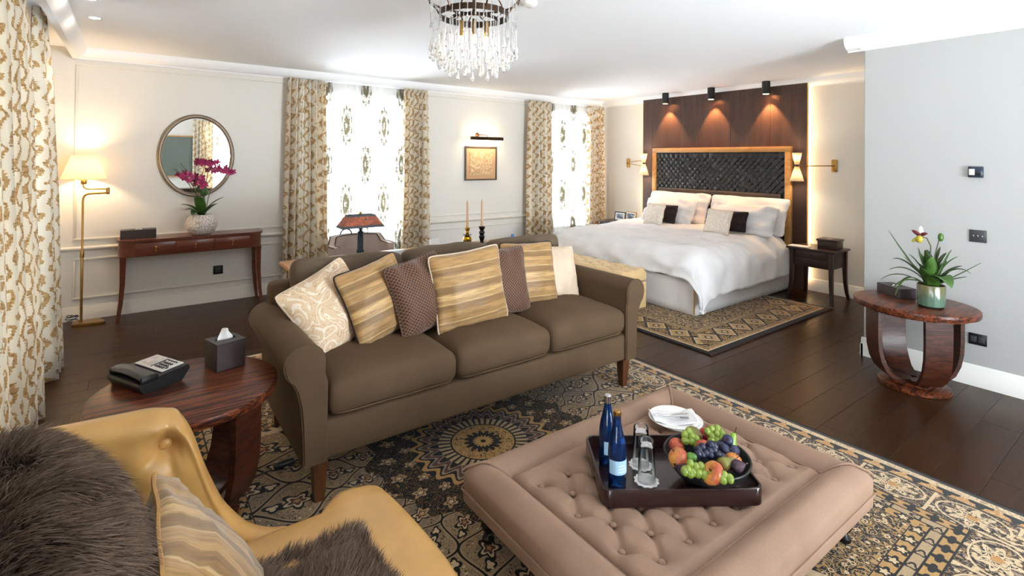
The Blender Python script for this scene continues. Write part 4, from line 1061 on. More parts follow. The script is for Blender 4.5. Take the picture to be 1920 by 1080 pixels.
glass('upturned clear tumbler on paper coaster behind the front tumbler', 1.668, 1.365)
for x, y, l in ((1.605, 1.285, 'scalloped white paper coaster under the nearer tumbler'), (1.668, 1.365, 'scalloped white paper coaster under the farther tumbler')):
    prism(bm := B(), [((.046+.0025*cos(12*t))*cos(t), (.046+.0025*cos(12*t))*sin(t)) for t in [2*pi*i/60 for i in range(60)]], 'z', 0, .0012)
    solo('paper_coaster', bm, M['paper'], l, 'coaster', (x, y, TB), group='paper coasters')
# fruit bowl
BX, BYY = 1.785, 1.145
bm = B(); lathe(bm, [(.0, .004), (.075, .0), (.082, .003), (.084, .012), (.12, .045), (.150, .085), (.160, .105), (.158, .109), (.153, .107), (.142, .085), (.112, .05), (.075, .022), (0, .018)], 48)
solo('fruit_bowl', bm, M['bowl'], 'wide black stoneware bowl heaped with fruit on the tray', 'bowl', (BX, BYY, TB))
def fruitmat(name, a, b, c_=None, sc=14, rough=.38):
    m = Mt(name); m.set(Roughness=rough, Subsurface_Weight=.05); v = m.vec(); f = m.noise(v, sc, 3); g = m.noise(v, sc*6, 3); k = m.mix(f.ss(.38, .62), a, b)
    if c_: k = m.mix(g.ss(.55, .75)*.6, k, c_)
    m.col(k); return m.mat
FM = dict(nect=fruitmat('nectarine_skin', c(206, 138, 66), c(172, 78, 50), c(216, 166, 96)), peach=fruitmat('peach_skin', c(184, 84, 62), c(158, 52, 46), c(206, 138, 92)),
          apple=fruitmat('red_apple_skin', c(178, 36, 40), c(150, 26, 34), c(216, 110, 84)), mango=fruitmat('mango_skin', c(118, 128, 52), c(132, 78, 60), c(150, 120, 70)),
          pear=fruitmat('green_pear_skin', c(128, 160, 50), c(108, 142, 44), c(150, 176, 80)), pear2=fruitmat('brown_pear_skin', c(124, 128, 52), c(126, 84, 46), c(150, 130, 70)),
          plum=fruitmat('blue_plum_skin', c(40, 44, 76), c(26, 28, 50), c(84, 92, 130), 18, .5), fig=fruitmat('purple_fig_skin', c(66, 40, 54), c(42, 26, 40), c(110, 84, 96), 20, .55),
          grape=fruitmat('green_grape_skin', c(136, 150, 62), c(112, 134, 46), c(164, 172, 92), 30, .25), blue=fruitmat('black_grape_skin', c(30, 34, 62), c(22, 22, 40), c(70, 80, 120), 40, .35), fg=fruitmat('green_fig_skin', c(96, 138, 56), c(76, 116, 44)))
def fruit(name, label, mk, x, y, z, r, kind='round', rot=(0, 0, 0), group=None):
    t = thing(name, label, 'fruit', (x, y, z), rot=rot, group=group); bm = B()
    if kind == 'round':
        lathe(bm, [(0, -r*.80), (r*.25, -r*.90), (r*.6, -r*.76), (r*.92, -r*.35), (r, 0.02*r), (r*.93, r*.4), (r*.66, r*.74), (r*.3, r*.88), (r*.1, r*.80), (0, r*.70)], 20)
    elif kind == 'donut': lathe(bm, [(0, -r*.45), (r*.3, -r*.55), (r*.75, -r*.5), (r, -r*.1), (r*.95, r*.25), (r*.65, r*.5), (r*.3, r*.42), (r*.1, r*.12), (0, r*.08)], 24)
    elif kind == 'pear': lathe(bm, [(0, -r), (r*.3, -r*1.02), (r*.75, -r*.72), (r*.95, -r*.15), (r*.84, r*.4), (r*.52, r*1.0), (r*.36, r*1.45), (r*.2, r*1.68), (0, r*1.7)], 20)
    else: lathe(bm, [(0, -r*.85), (r*.5, -r*.78), (r*.9, -r*.4), (r, 0), (r*.86, r*.5), (r*.45, r*1.0), (r*.15, r*1.3), (0, r*1.36)], 18)
    part('flesh', bm, FM[mk], t, ang=70)
    top = {'round': r*.74, 'donut': r*.1, 'pear': r*1.68, 'fig': r*1.3}[kind]
    part('stem', tube(B(), [(0, 0, top), (.002, 0, top+r*.22), (.005, .002, top+r*(.75 if kind == 'pear' else .35))], [.0022, .0017, .002], 6), M['legwood'], t)
    return t
fz = TB+.098
fruit('mango', 'green and red-brown mango at the back of the bowl', 'mango', 1.826, 1.235, fz+.035, .034, 'fig', (rad(70), rad(20), 0))
fruit('apple', 'shiny red apple at the back of the bowl', 'apple', 1.868, 1.195, fz+.035, .033, 'round', (.2, .3, 0))
fruit('pear', 'bright green pear with upright stem at the bowl edge', 'pear', 1.888, 1.112, fz+.030, .030, 'pear', (rad(12), rad(18), 0))
fruit('peach', 'small red peach at the left rim of the bowl', 'peach', 1.722, 1.235, fz+.024, .030, 'round', (.5, .2, 0))
fruit('nectarine', 'large orange nectarine at the left front of the bowl', 'nect', 1.667, 1.186, fz+.018, .038, 'round', (-.5, -.5, 0))
fruit('peach', 'red-orange peach half hidden among blue grapes in the middle', 'peach', 1.782, 1.160, fz+.034, .030, 'round', (-.3, .2, 0))
fruit('donut_peach', 'flat doughnut peach at the front rim of the bowl', 'nect', 1.682, 1.056, fz+.022, .042, 'donut', (rad(-18), rad(-42), 0))
fruit('pear', 'long green-brown pear lying between doughnut peach and figs', 'pear2', 1.762, 1.060, fz+.024, .026, 'pear', (rad(62), rad(30), rad(40)))
fruit('nectarine', 'orange nectarine behind the purple fig at right', 'nect', 1.822, 1.058, fz+.014, .032, 'round', (.2, .5, 0))
fruit('fig', 'dark purple fig at the right rim of the bowl', 'fig', 1.785, 1.022, fz+.026, .024, 'fig', (rad(60), rad(20), rad(20)))
fruit('fig', 'dark purple fig tucked beneath the large nectarine', 'fig', 1.640, 1.140, fz+.004, .022, 'fig', (rad(80), rad(10), rad(200)))
fruit('fig', 'small green fig behind the front green grapes', 'fg', 1.690, 1.150, fz+.026, .022, 'fig', (rad(40), rad(30), 0))
for i, (x, y, z, l) in enumerate(((1.852, 1.124, .034, 'blue plum left of the other three by the green pear'), (1.828, 1.096, .040, 'front blue plum of the four by the green pear'), (1.858, 1.076, .034, 'rightmost blue plum of the four by the green pear'), (1.872, 1.110, .055, 'topmost blue plum of the four, resting against green pear'))):
    fruit('plum', l, 'plum', x, y, fz+z, .021, 'round', (i, i*.7, 0), 'blue plums')
def bunch(label, mk, x, y, z, offs, r=.0145):
    t = thing('grape_bunch', label, 'fruit', (x, y, z), group='grape bunches'); rn = random.Random(len(label))
    bm = B(); ell(bm, (0, 0, 0), (r, r, r*1.18), 14, 9); me = mesh_of('grape', bm, FM[mk])
    for ox, oy, oz in offs:
        part('grape', me, None, t, (ox, oy, oz), (rn.uniform(-1, 1), rn.uniform(-1, 1), 0))
        part('stalk', tube(B(), [(0, 0, -.004), (ox*.5, oy*.5, oz*.5-.004), (ox, oy, oz)], .0012, 5), M['stem'], t)
cam_r = Vector((.8, -.59, 0)); cam_d = Vector((-.59, -.8, 0))
def scr(dx, dy):      # offsets laid over a slope that faces the sofa-side viewer
    v = cam_r*dx+cam_d*(-dy*.55); return (v.x, v.y, dy*.75)
bunch('green grape bunch behind the large nectarine', 'grape', 1.755, 1.20, fz+.050, [scr(a, b) for a, b in ((-.014, .022), (.010, .018), (-.016, .000), (.008, -.002), (.028, .008), (.026, -.016), (.004, .034))])
bunch('green grape bunch between red apple and green pear', 'grape', 1.862, 1.155, fz+.060, [scr(a, b) for a, b in ((-.030, .012), (-.012, .022), (.010, .024), (-.018, -.004), (.004, .004), (.026, .008), (-.022, -.022), (.0, -.022), (.022, -.014))])
bunch('green grape bunch at the front rim beside doughnut peach', 'grape', 1.635, 1.096, fz+.030, [scr(a, b) for a, b in ((-.026, .002), (-.012, .020), (.006, .010), (.026, .012), (-.008, -.008), (.012, -.012), (.032, -.016), (-.036, -.004), (.052, -.020), (-.020, -.012))])
bunch('pair of green grapes under the purple fig', 'grape', 1.692, 1.008, fz+.018, [scr(a, b) for a, b in ((-.012, .0), (.014, .004), (-.006, .014))])
bunch('black-blue grape bunch across the middle of the bowl', 'blue', 1.742, 1.115, fz+.046, [scr(a, b) for a, b in ((-.030, .012), (-.016, .020), (-.008, .0), (.010, .008), (.018, .030), (.028, .012), (.012, -.008), (.042, -.004), (-.022, -.004), (.032, .026), (-.036, -.004), (.05, -.012))], .0155)
# plates, napkin, cutlery on the far corner of the ottoman
PX, PY, PZ = 2.075, 1.505, RZ+.295
for k, (dx, dy, l) in enumerate(((.012, -.012, 'lower white dessert plate under another at the ottoman corner'), (0, 0, 'upper white dessert plate holding napkin and cutlery'))):
    solo('plate', lathe(B(), [(0, .003), (.055, 0), (.060, .003), (.085, .010), (.112, .018), (.115, .020), (.112, .0215), (.085, .014), (.058, .008), (0, .007)], 40), M['white'], l, 'plate', (PX+dx, PY+dy, PZ+.0075*k), group='stacked plates')
def nap(u, v):
    x, y = (u-.5)*.21, (v-.5)*.12; return (x, y, .0085+.016*max(0, (abs(x)-.03)/.08)+.0035*sin(u*11+v*4)+.003*nz(u*6, v*6))
bm = B(); grid(bm, nap, 22, 14); o = solo('napkin', bm, M['linen'], 'folded white napkin laid across the plates', 'napkin', (PX, PY, PZ+.013), (0, 0, rad(-38))); o.modifiers.new('t', 'SOLIDIFY').thickness = .004
def cutlery(name, label, dx, dy, rz, kind):
    t = thing(name, label, name, (PX+dx, PY+dy, PZ+.034), rz)
    part('handle', tube(B(), [(-.085, 0, .008), (-.04, 0, .003), (0, 0, .002)], [.0045, .004, .0025], 8, flat=.5), M['steel'], t)
    if kind == 'knife': part('blade', prism(B(), [(0, -.003), (.07, -.007), (.09, .0), (.085, .004), (0, .003)], 'z', .001, .003), M['steel'], t)
    else:
        part('neck', tube(B(), [(0, 0, .002), (.03, 0, .003)], [.0025, .008], 8, flat=.4), M['steel'], t)
        for k in range(4): part('tine', bx(.028, .072, -.0085+k*.0048, -.006+k*.0048, .001, .004), M['steel'], t)
cutlery('knife', 'steel knife resting on the napkin', -.005, .012, rad(-30), 'knife')
cutlery('fork', 'steel fork resting on the napkin beside the knife', -.02, -.012, rad(-42), 'fork')
thing, solo = _thing, _solo
# ------------------------------------------------------------------ console table against the back wall
cs = thing('console_table', 'mahogany bow-front console table with three drawers under mirror', 'table', (.535, 6.30, 0))
ch = .78
def dpath(o=0, n=8):
    # plan: straight back, rounded front corners
    hw_, y0, y1, r = .635+o, .195, -.12-o, .13
    p = [(hw_, y0), (-hw_, y0)]
    p += [(-hw_+r-r*cos(t), y1+r-r*sin(t)) for t in [pi/2*i/n for i in range(n+1)]]
    p += [(hw_-r+r*sin(t), y1+r-r*cos(t)) for t in [pi/2*i/n for i in range(n+1)]]
    return p
part('table_top', prism(B(), dpath(.012), 'z', ch-.022, ch), M['mahogany'], cs, ang=30)
part('apron', prism(B(), dpath(0), 'z', ch-.165, ch-.022), M['mahogany'], cs, ang=30)
for a, b in ((-.50, -.17), (-.165, .165), (.17, .50)):
    d = part('drawer', bx(a, b, -.128, -.118, ch-.152, ch-.034, .003), M['mahogany'], cs)
    part('knob', lathe(B(), [(.004, 0), (.006, .006), (.011, .012), (.012, .02), (.008, .026), (0, .028)], 12), M['brass'], d, ((a+b)/2, -.128, ch-.078), (rad(90), 0, 0))
    part('pull', bx((a+b)/2-.005, (a+b)/2+.005, -.134, -.128, ch-.125, ch-.07, .002), M['brass'], d)
for sx in (-1, 1):
    for yy_, f in ((-.075, -1), (.165, .15)):
        pts = [(0, 0, ch-.16), (0, 0, .55), (sx*.002, f*.004, .35), (sx*.014, f*.02, .16), (sx*.035, f*.045, 0)]
        bm = B(); rows = []
        for (px_, py_, pz_), w in zip(pts, (.026, .024, .021, .017, .013)):
            rows.append([bm.verts.new((sx*.595+px_+a*w, yy_+py_+b*w, pz_)) for a, b in ((-1, -1), (1, -1), (1, 1), (-1, 1))])
        for a, b in zip(rows, rows[1:]):
            for k in range(4): bm.faces.new((a[k], b[k], b[(k+1) % 4], a[(k+1) % 4]))
        bm.faces.new(rows[0]); bm.faces.new(rows[-1][::-1]); part('leg', bm, M['mahogany'], cs, ang=30)
tissue_box('long dark tissue box on the left end of console table', (.06, 6.36, ch), .29, .135, .085, 0, False)
# round mirror
mr = thing('mirror', 'round wall mirror in a slim bronze frame above the console', 'mirror', (.565, YA-.002, 1.605))
bm = B(); tube(bm, [(.337*cos(t), 0, .425*sin(t)) for t in [2*pi*i/72 for i in range(72)]], .022, 10, True, up=(0, 1, 0)); part('frame', bm, plain('grey_bronze_frame', c(138, 122, 104), .4, .6), mr, (0, -.022, 0))
bm = B(); prism(bm, [(.33*cos(t), .418*sin(t)) for t in [2*pi*i/72 for i in range(72)]], 'y', -.020, -.006); part('mirror_glass', bm, M['mirror'], mr, smooth=False)
# purple orchid in white pot
def potmat():
    m = Mt('crackled_white_pot'); m.set(Roughness=.45); v = m.vec(); e = m.vor(v, 42, 'DISTANCE_TO_EDGE'); m.col(m.mix(e.lt(.09), c(232, 224, 216), c(186, 172, 162))); m.bump(e.ss(0, .1), .4, .003); return m.mat
oc = thing('orchid', 'magenta moth orchid with broad leaves in crackled white round pot', 'potted plant', (.595, 6.27, ch))
part('pot', lathe(B(), [(.06, 0), (.08, .004), (.12, .035), (.145, .085), (.147, .12), (.13, .175), (.10, .208), (.095, .212), (.09, .206), (.09, .19), (0, .185)], 36), potmat(), oc)
part('soil', lathe(B(), [(0, .19), (.09, .192), (0, .20)], 20), M['soil'], oc)
def leaf(parent, p0, p1, p2, w, mt, name='leaf', n=10, fold=.25, up=(0, 0, 1)):
    P0, P1, P2 = Vector(p0), Vector(p1), Vector(p2); bm = B(); rows = []
    for i in range(n+1):
        t = i/n; p = (1-t)**2*P0+2*t*(1-t)*P1+t*t*P2; d = (2*(1-t)*(P1-P0)+2*t*(P2-P1)).normalized()
        s = d.cross(Vector(up)); s = s.normalized() if s.length > .05 else Vector((1, 0, 0)); nn = s.cross(d)
        ww = w*(sin(pi*min(1, .12+t*.88))**.7)*(1 if t < .97 else .35)
        rows.append([bm.verts.new(p+s*ww*k+nn*abs(k)*ww*fold) for k in (-1, -.5, 0, .5, 1)])
    for a, b in zip(rows, rows[1:]):
        for k in range(4): bm.faces.new((a[k], a[k+1], b[k+1], b[k]))
    o = part(name, bm, mt, parent, ang=180); o.modifiers.new('t', 'SOLIDIFY').thickness = .002; return o
z0 = .19
for p1, p2, w, mt in (((-.08, -.03, .32), (-.19, -.06, .33), .045, M['leaf']), ((-.05, -.08, .30), (-.10, -.16, .22), .05, M['leaf2']), ((-.03, -.06, .40), (-.06, -.10, .40), .055, M['leaf']), ((.06, -.02, .33), (.20, -.03, .39), .038, M['leaf2']), ((.03, .01, .42), (.02, .0, .54), .04, M['leaf']), ((.07, -.05, .30), (.13, -.12, .33), .04, M['leaf2']), ((-.10, .0, .30), (-.15, .02, .26), .04, M['leaf'])):
    leaf(oc, (0, 0, z0), p1, p2, w, mt)
def flower5(parent, p, r, mt, face=(0, -1, .1), seed=0, name='flower'):
    f = Vector(face).normalized(); a = f.cross(Vector((0, 0, 1))).normalized(); b = a.cross(f); rn = random.Random(seed); bm = B(); c0 = Vector(p); a0 = rn.uniform(0, 6)
    for k in range(5):
        t = a0+2*pi*k/5; d = a*cos(t)+b*sin(t); s = f.cross(d); rr = r*rn.uniform(.85, 1.1)
        vv = [bm.verts.new(q) for q in (c0, c0+d*rr*.4+s*rr*.34-f*.0+f*.004, c0+d*rr*.85+s*rr*.3+f*.008, c0+d*rr+f*.006, c0+d*rr*.85-s*rr*.3+f*.008, c0+d*rr*.4-s*rr*.34+f*.004)]
        bm.faces.new(vv)
    ell(bm, c0+f*.006, (r*.2, r*.2, r*.2), 6, 4)
    return part(name, bm, mt, parent, ang=180)
def stalk(parent, pts, r=.0035): return part('stem', tube(B(), pts, r, 6), M['stem'], parent)
sprays = [((-.02, 0, z0), (-.08, -.02, .5), (-.14, -.06, .60), [(-.15, -.07, .60), (-.12, -.06, .635), (-.18, -.07, .62), (-.10, -.07, .61), (-.13, -.08, .57)]),
          ((0, 0, z0), (-.03, -.02, .48), (-.01, -.08, .58), [(-.01, -.09, .60), (.0, -.08, .56), (-.03, -.09, .55), (.02, -.09, .53), (-.01, -.09, .51)]),
          ((.02, 0, z0), (.04, .0, .66), (.08, -.03, .77), [(-.01, -.03, .745), (.03, -.03, .755), (.06, -.03, .74), (.10, -.03, .745), (.13, -.03, .76), (.0, -.04, .775)]),
          ((.04, 0, z0), (.12, .0, .64), (.26, -.03, .66), [(.13, -.04, .69), (.16, -.04, .675), (.19, -.04, .665), (.22, -.04, .66), (.25, -.04, .65), (.28, -.04, .655), (.21, -.04, .70), (.10, -.04, .665)])]
k = 0
for a, b, e, fl in sprays:
    stalk(oc, [tuple(v) for v in bez(a, (a[0], a[1], .45), b, e, 12)])
    for p in fl: flower5(oc, p, .034, M['magenta'], (random.uniform(-.4, .3), -1, random.uniform(-.2, .3)), k); k += 1
for s in (-1, 1):
    stalk(oc, [tuple(v) for v in bez((s*.01, .01, z0), (s*.06, .02, .5), (-.14-.04*s, 0, .6), (-.22-.02*s, -.02, .72-.03*s), 10)], .002)
# ------------------------------------------------------------------ brass swing-arm floor lamp
fl = thing('floor_lamp', 'brass swing-arm floor lamp with cream pleated shade in the corner', 'lamp', (-.335, 6.33, 0))
bm = B(); prism(bm, [(-.10, -.06), (.13, -.09), (.15, -.05), (.10, .09), (-.10, .09)], 'z', 0, .022); bmesh.ops.bevel(bm, geom=bm.edges[:], offset=.004, segments=2, affect='EDGES'); part('base', bm, M['brass'], fl)
part('pole', tube(B(), [(-.035, 0, .02), (-.035, 0, .66), (-.035, 0, .665), (-.035, 0, 1.17)], [.011, .011, .009, .009], 10), M['brass'], fl)
part('pole_joint', lathe(B(), [(.014, .63), (.016, .64), (.016, .68), (.012, .69)], 12, (-.035, 0, 0)), M['brass'], fl)
part('lower_arm', tube(B(), [tuple(v) for v in bez((-.035, 0, 1.16), (-.035, 0, 1.235), (.0, 0, 1.235), (.04, 0, 1.235), 8)]+[(.14, 0, 1.238)], .009, 10), M['brass'], fl)
part('hinge', lathe(B(), [(.013, 1.225), (.015, 1.23), (.015, 1.285), (.013, 1.29)], 12, (.15, 0, 0)), M['brass'], fl)
part('upper_arm', tube(B(), [(.14, -.005, 1.278), (.03, -.005, 1.278)]+[tuple(v) for v in bez((.02, -.005, 1.278), (-.03, -.005, 1.278), (-.035, -.005, 1.30), (-.035, -.005, 1.34), 6)], .007, 10), M['brass'], fl)
part('socket', lathe(B(), [(.02, 1.325), (.024, 1.335), (.022, 1.37), (.012, 1.39)], 12, (-.03, 0, 0)), M['brass'], fl)
bm = B(); lathe(bm, [(.172, 1.375), (.170, 1.385), (.095, 1.60)], 48, (-.03, 0, 0), False, False); o = part('lamp_shade', bm, M['shade'], fl); o.modifiers.new('t', 'SOLIDIFY').thickness = .002
part('bulb', ell(B(), (-.03, 0, 1.455), (.028, .028, .036), 12, 8), M['bulb'], fl)
point('floor_lamp_light', (-.365, 6.33, 1.50), 8.5, (1, .72, .42), .05)
cb = B(); pts = [(.0+.05*cos(i*.8)*(1-.01*i), .02+.035*sin(i*1.3), .03+.012*i-.0006*i*i) for i in range(20)]
tube(cb, [(-.10+p[0], p[1], p[2]) for p in pts], .0035, 6); part('cable', cb, M['black'], fl)
# ------------------------------------------------------------------ writing desk behind the sofa
dk = thing('writing_desk', 'honey-coloured wooden writing desk behind the sofa', 'desk', (2.08, 4.12, RZ+.004))
DZ = .755
part('desk_top', bx(-1.12, 1.12, -.33, .33, DZ-.03-RZ, DZ-RZ, .008), M['honey'], dk)
part('apron', bx(-1.06, 1.06, -.28, .28, DZ-.14-RZ, DZ-.03-RZ, .004), M['honey'], dk)
part('leather_inset', bx(-.9, .9, -.26, .26, DZ-RZ-.0005, DZ-RZ+.001), M['darkleather'], dk)
for sx in (-1, 1):
    for sy in (-1, 1):
        part('leg', tube(B(), [(sx*1.05, sy*.27, DZ-.14-RZ), (sx*1.055, sy*.275, .5), (sx*1.05, sy*.27, .2), (sx*1.075, sy*.295, 0)], [.034, .03, .02, .016], 10), M['honey'], dk)
for x in (-.6, 0, .6):
    d = part('drawer', bx(x-.27, x+.27, .275, .29, DZ-.13-RZ, DZ-.04-RZ, .003), M['honey'], dk); part('knob', ell(B(), (x, .298, DZ-.085-RZ), (.012, .012, .012), 10, 6), M['brass'], d)
# tole desk lamp
dl = thing('desk_lamp', 'desk lamp with painted rectangular shade on dark turned column', 'lamp', (1.575, 4.30, DZ))
part('base', lathe(B(), [(.085, 0), (.09, .006), (.088, .016), (.05, .026), (.03, .034)], 24), M['navy'], dl)
part('column', lathe(B(), [(.028, .03), (.032, .05), (.024, .07), (.024, .17), (.020, .20), (.026, .21), (.012, .222), (.012, .236), (.026, .252), (.012, .268), (.010, .30), (.014, .305), (.010, .36)], 16), M['navy'], dl)
part('finial', lathe(B(), [(.006, .355), (.016, .365), (.012, .375), (.004, .385), (0, .388)], 10, (0, -.0, 0)), M['brass'], dl)
def tole():
    m = Mt('painted_tole'); m.set(Roughness=.4); x, y, z = m.xyz(m.vec()); n = m.noise(m.vec('Object', (1, 1, 1)), 14, 3)
    k = m.mix(n.ss(.42, .58), c(150, 74, 44), c(196, 92, 48)); k = m.mix(m.noise(m.vec(), 30, 2).ss(.55, .7), k, c(92, 74, 58)); rim = (z-.31).abs().gt(.036)
    m.col(m.mix(rim, k, c(66, 70, 76))); return m.mat
tm = tole()
def sh(u, v):
    q = [(-1, -1), (1, -1), (1, 1), (-1, 1), (-1, -1)]; s = u*4; i = min(3, int(s)); t = s-i; a, b = q[i], q[i+1]; x, y = a[0]+(b[0]-a[0])*t, a[1]+(b[1]-a[1])*t
    return (x*(.185-.075*v), y*(.085-.035*v), .255+.105*v)
bm = B(); grid(bm, sh, 16, 6); bmesh.ops.remove_doubles(bm, verts=bm.verts, dist=1e-5)
o = part('lamp_shade', bm, tm, dl, smooth=False); o.modifiers.new('t', 'SOLIDIFY').thickness = .003
part('shade_bracket', bx(-.11, .11, -.004, .004, .350, .356), M['navy'], dl)
# tub chair at the window, facing the desk
tc = thing('desk_chair', 'mauve-grey tub chair with ring handle facing the desk', 'chair', (1.93, 5.28, 0))
def tub(u, v, s):
    a = rad(-18+216*u); r = .30+.032*s; e = abs(u-.5)*2; top = .775 if e < .5 else .775-.075*min(1, (e-.5)/.12)
    return (r*cos(a), -.05+r*.9*sin(a), .40+(top-.40)*v)
bm = B(); o1 = [[bm.verts.new(tub(i/36, j/5, 1)) for j in range(6)] for i in range(37)]; o2 = [[bm.verts.new(tub(i/36, j/5, -1)) for j in range(6)] for i in range(37)]
for i in range(36):
    for j in range(5): bm.faces.new((o1[i][j], o1[i+1][j], o1[i+1][j+1], o1[i][j+1])); bm.faces.new((o2[i][j], o2[i][j+1], o2[i+1][j+1], o2[i+1][j]))
    bm.faces.new((o1[i][5], o1[i+1][5], o2[i+1][5], o2[i][5])); bm.faces.new((o1[i][0], o2[i][0], o2[i+1][0], o1[i+1][0]))
for i in (0, 36): bm.faces.new([o1[i][j] for j in range(6)]+[o2[i][j] for j in range(5, -1, -1)])
part('backrest', bm, M['chairgrey'], tc, ang=45)
for s in (-1, 1): w = B(); tube(w, [Vector(tub(i/36, 1.0, s)) for i in range(37)], .006, 6); part('piping', w, M['bronze'], tc)
bm = B(); softbox(bm, .50, .48, .12, .04, (4, 4, 2), None, (0, -.06, .42)); part('seat', bm, M['chairgrey'], tc)
part('ring_handle', tube(B(), [(-.075+.062*cos(t), .215, .772+.062*sin(t)) for t in [pi*i/14 for i in range(15)]], .007, 8, up=(0, 1, 0)), M['bronze'], tc)
for s in (-1, 1):
    for y in (-.24, .14): part('leg', lathe(B(), [(.013, 0), (.024, .36)], 10), M['darkwood'], tc, (s*.2, y, 0))
# candlesticks
def candlestick(label, clabel, x, y, prof, mt, h):
    s = thing('candlestick', label, 'candlestick', (x, y, DZ), 0, 'candlesticks on the desk')
    for nm, pf in prof: part(nm, lathe(B(), pf, 20), mt if nm != 'drip_tray' else M['bronze'], s)
    cn = thing('candle', clabel, 'candle', (x, y, DZ+h), 0, 'tapered candles')
    part('wax', lathe(B(), [(.0125, 0), (.011, .2), (.0095, .245), (.004, .255), (0, .256)], 14), M['candle'], cn); part('wick', tube(B(), [(0, 0, .25), (.001, 0, .268)], .0012, 5), M['black'], cn)
candlestick('gold candlestick with dark drip tray', 'tapered tan candle in the gold candlestick', 2.58, 4.2, (('foot', [(.06, 0), (.062, .006), (.03, .02), (.02, .03), (.038, .055), (.042, .075), (.034, .10), (.016, .112)]), ('drip_tray', [(.016, .112), (.044, .118), (.046, .121), (.016, .124)]), ('cup', [(.014, .124), (.018, .14), (.015, .155), (.024, .172), (.025, .186), (.014, .188)])), M['gold'], .186)
candlestick('black turned candlestick right of the gold one', 'tapered tan candle in the black candlestick', 2.745, 4.2, (('foot', [(.045, 0), (.046, .008), (.022, .02), (.016, .04), (.022, .06), (.03, .09), (.02, .105)]), ('cup', [(.02, .105), (.03, .125), (.022, .145), (.017, .15), (.028, .165), (.032, .185), (.022, .19)])), M['blackwood'], .188)
solo('book', bx(-.16, .16, -.11, .11, 0, .03, .004), M['paper'], 'white booklet lying flat on the desk behind cushions', 'book', (2.22, 4.14, DZ+.001), (0, 0, .2))
bm = B(); grid(bm, lambda u, v: ((u-.5)*.14, (v-.5)*.02, .085*v+.004), 6, 4); o = solo('menu_card', bm, M['paper'], 'folded white card standing on the desk', 'card', (2.30, 4.32, DZ), (0, 0, .3)); o.modifiers.new('t', 'SOLIDIFY').thickness = .002
pd = thing('document_folder', 'dark folder with white papers near the right desk end', 'folder', (3.02, 4.22, DZ), rad(10))
part('cover', bx(-.15, .15, -.12, .12, 0, .006, .001), M['darkleather'], pd); part('papers', bx(-.14, .14, -.11, .11, .006, .018, .001), M['paper'], pd)
wb = thing('small_bottle', 'small clear bottle with bright blue cap on the desk', 'bottle', (3.16, 4.26, DZ))
part('body', lathe(B(), [(.022, 0), (.024, .004), (.024, .03), (.012, .045)], 16), M['glass'], wb); part('cap', lathe(B(), [(.016, .044), (.016, .07), (0, .071)], 14), plain('blue_cap', c(40, 96, 170), .4), wb)
# ------------------------------------------------------------------ framed picture and picture light
pc = thing('framed_picture', 'small framed ochre relief picture between the two back windows', 'picture', (4.225, YA, 1.53))
for a, b, c0, c1 in ((-.285, .285, .232, .255), (-.285, .285, -.255, -.232), (-.285, -.262, -.232, .232), (.262, .285, -.232, .232)):
    part('frame', bx(a, b, -.03, -.002, c0, c1, .004), plain('grey_brown_frame', c(92, 78, 66), .5) if 'pf' not in M else M['pf'], pc); M['pf'] = M.get('pf') or bpy.data.materials['grey_brown_frame']
part('mount', bx(-.265, .265, -.012, -.004, -.235, .235), plain('tan_mount', c(206, 164, 122), .8), pc)
def reliefmat():
    m = Mt('ochre_relief'); m.set(Roughness=.7); n = m.noise(m.vec(), 11, 3, .5, 1.2); l = ((n*5).frac()-.5).abs(); m.col(m.mix(l.lt(.14), c(196, 160, 116), c(226, 200, 164))); m.bump(n, .9, .02); return m.mat
part('relief', bx(-.20, .20, -.018, -.010, -.175, .17), reliefmat(), pc)
pl = thing('picture_light', 'dark bronze picture light mounted above the framed picture', 'lamp', (4.24, YA, 1.90))
part('wall_rose', lathe(B(), [(.035, 0), (.036, .006), (.026, .016), (0, .02)], 18), plain('copper_rose', c(150, 92, 62), .35, .8), pl, (-.08, -.0, .055), (rad(90), 0, 0))
part('arm', tube(B(), [(-.08, -.01, .055), (-.05, -.09, .055), (.0, -.145, .05), (.02, -.15, .0)], .006, 8), M['bronze'], pl)
part('hood', tube(B(), [(-.28, -.155, 0), (.28, -.155, 0)], .026, 14), M['bronze'], pl)
part('lamp_strip', bx(-.26, .26, -.150, -.130, -.028, -.022), M['bulb'], pl)
area('picture_light_glow', (4.24, YA-.14, 1.87), (0, .55, -1), .5, .03, 1.5, (1, .78, .5))
area('picture_light_up', (4.24, YA-.14, 1.935), (0, .5, 1), .5, .03, .6, (1, .78, .5))
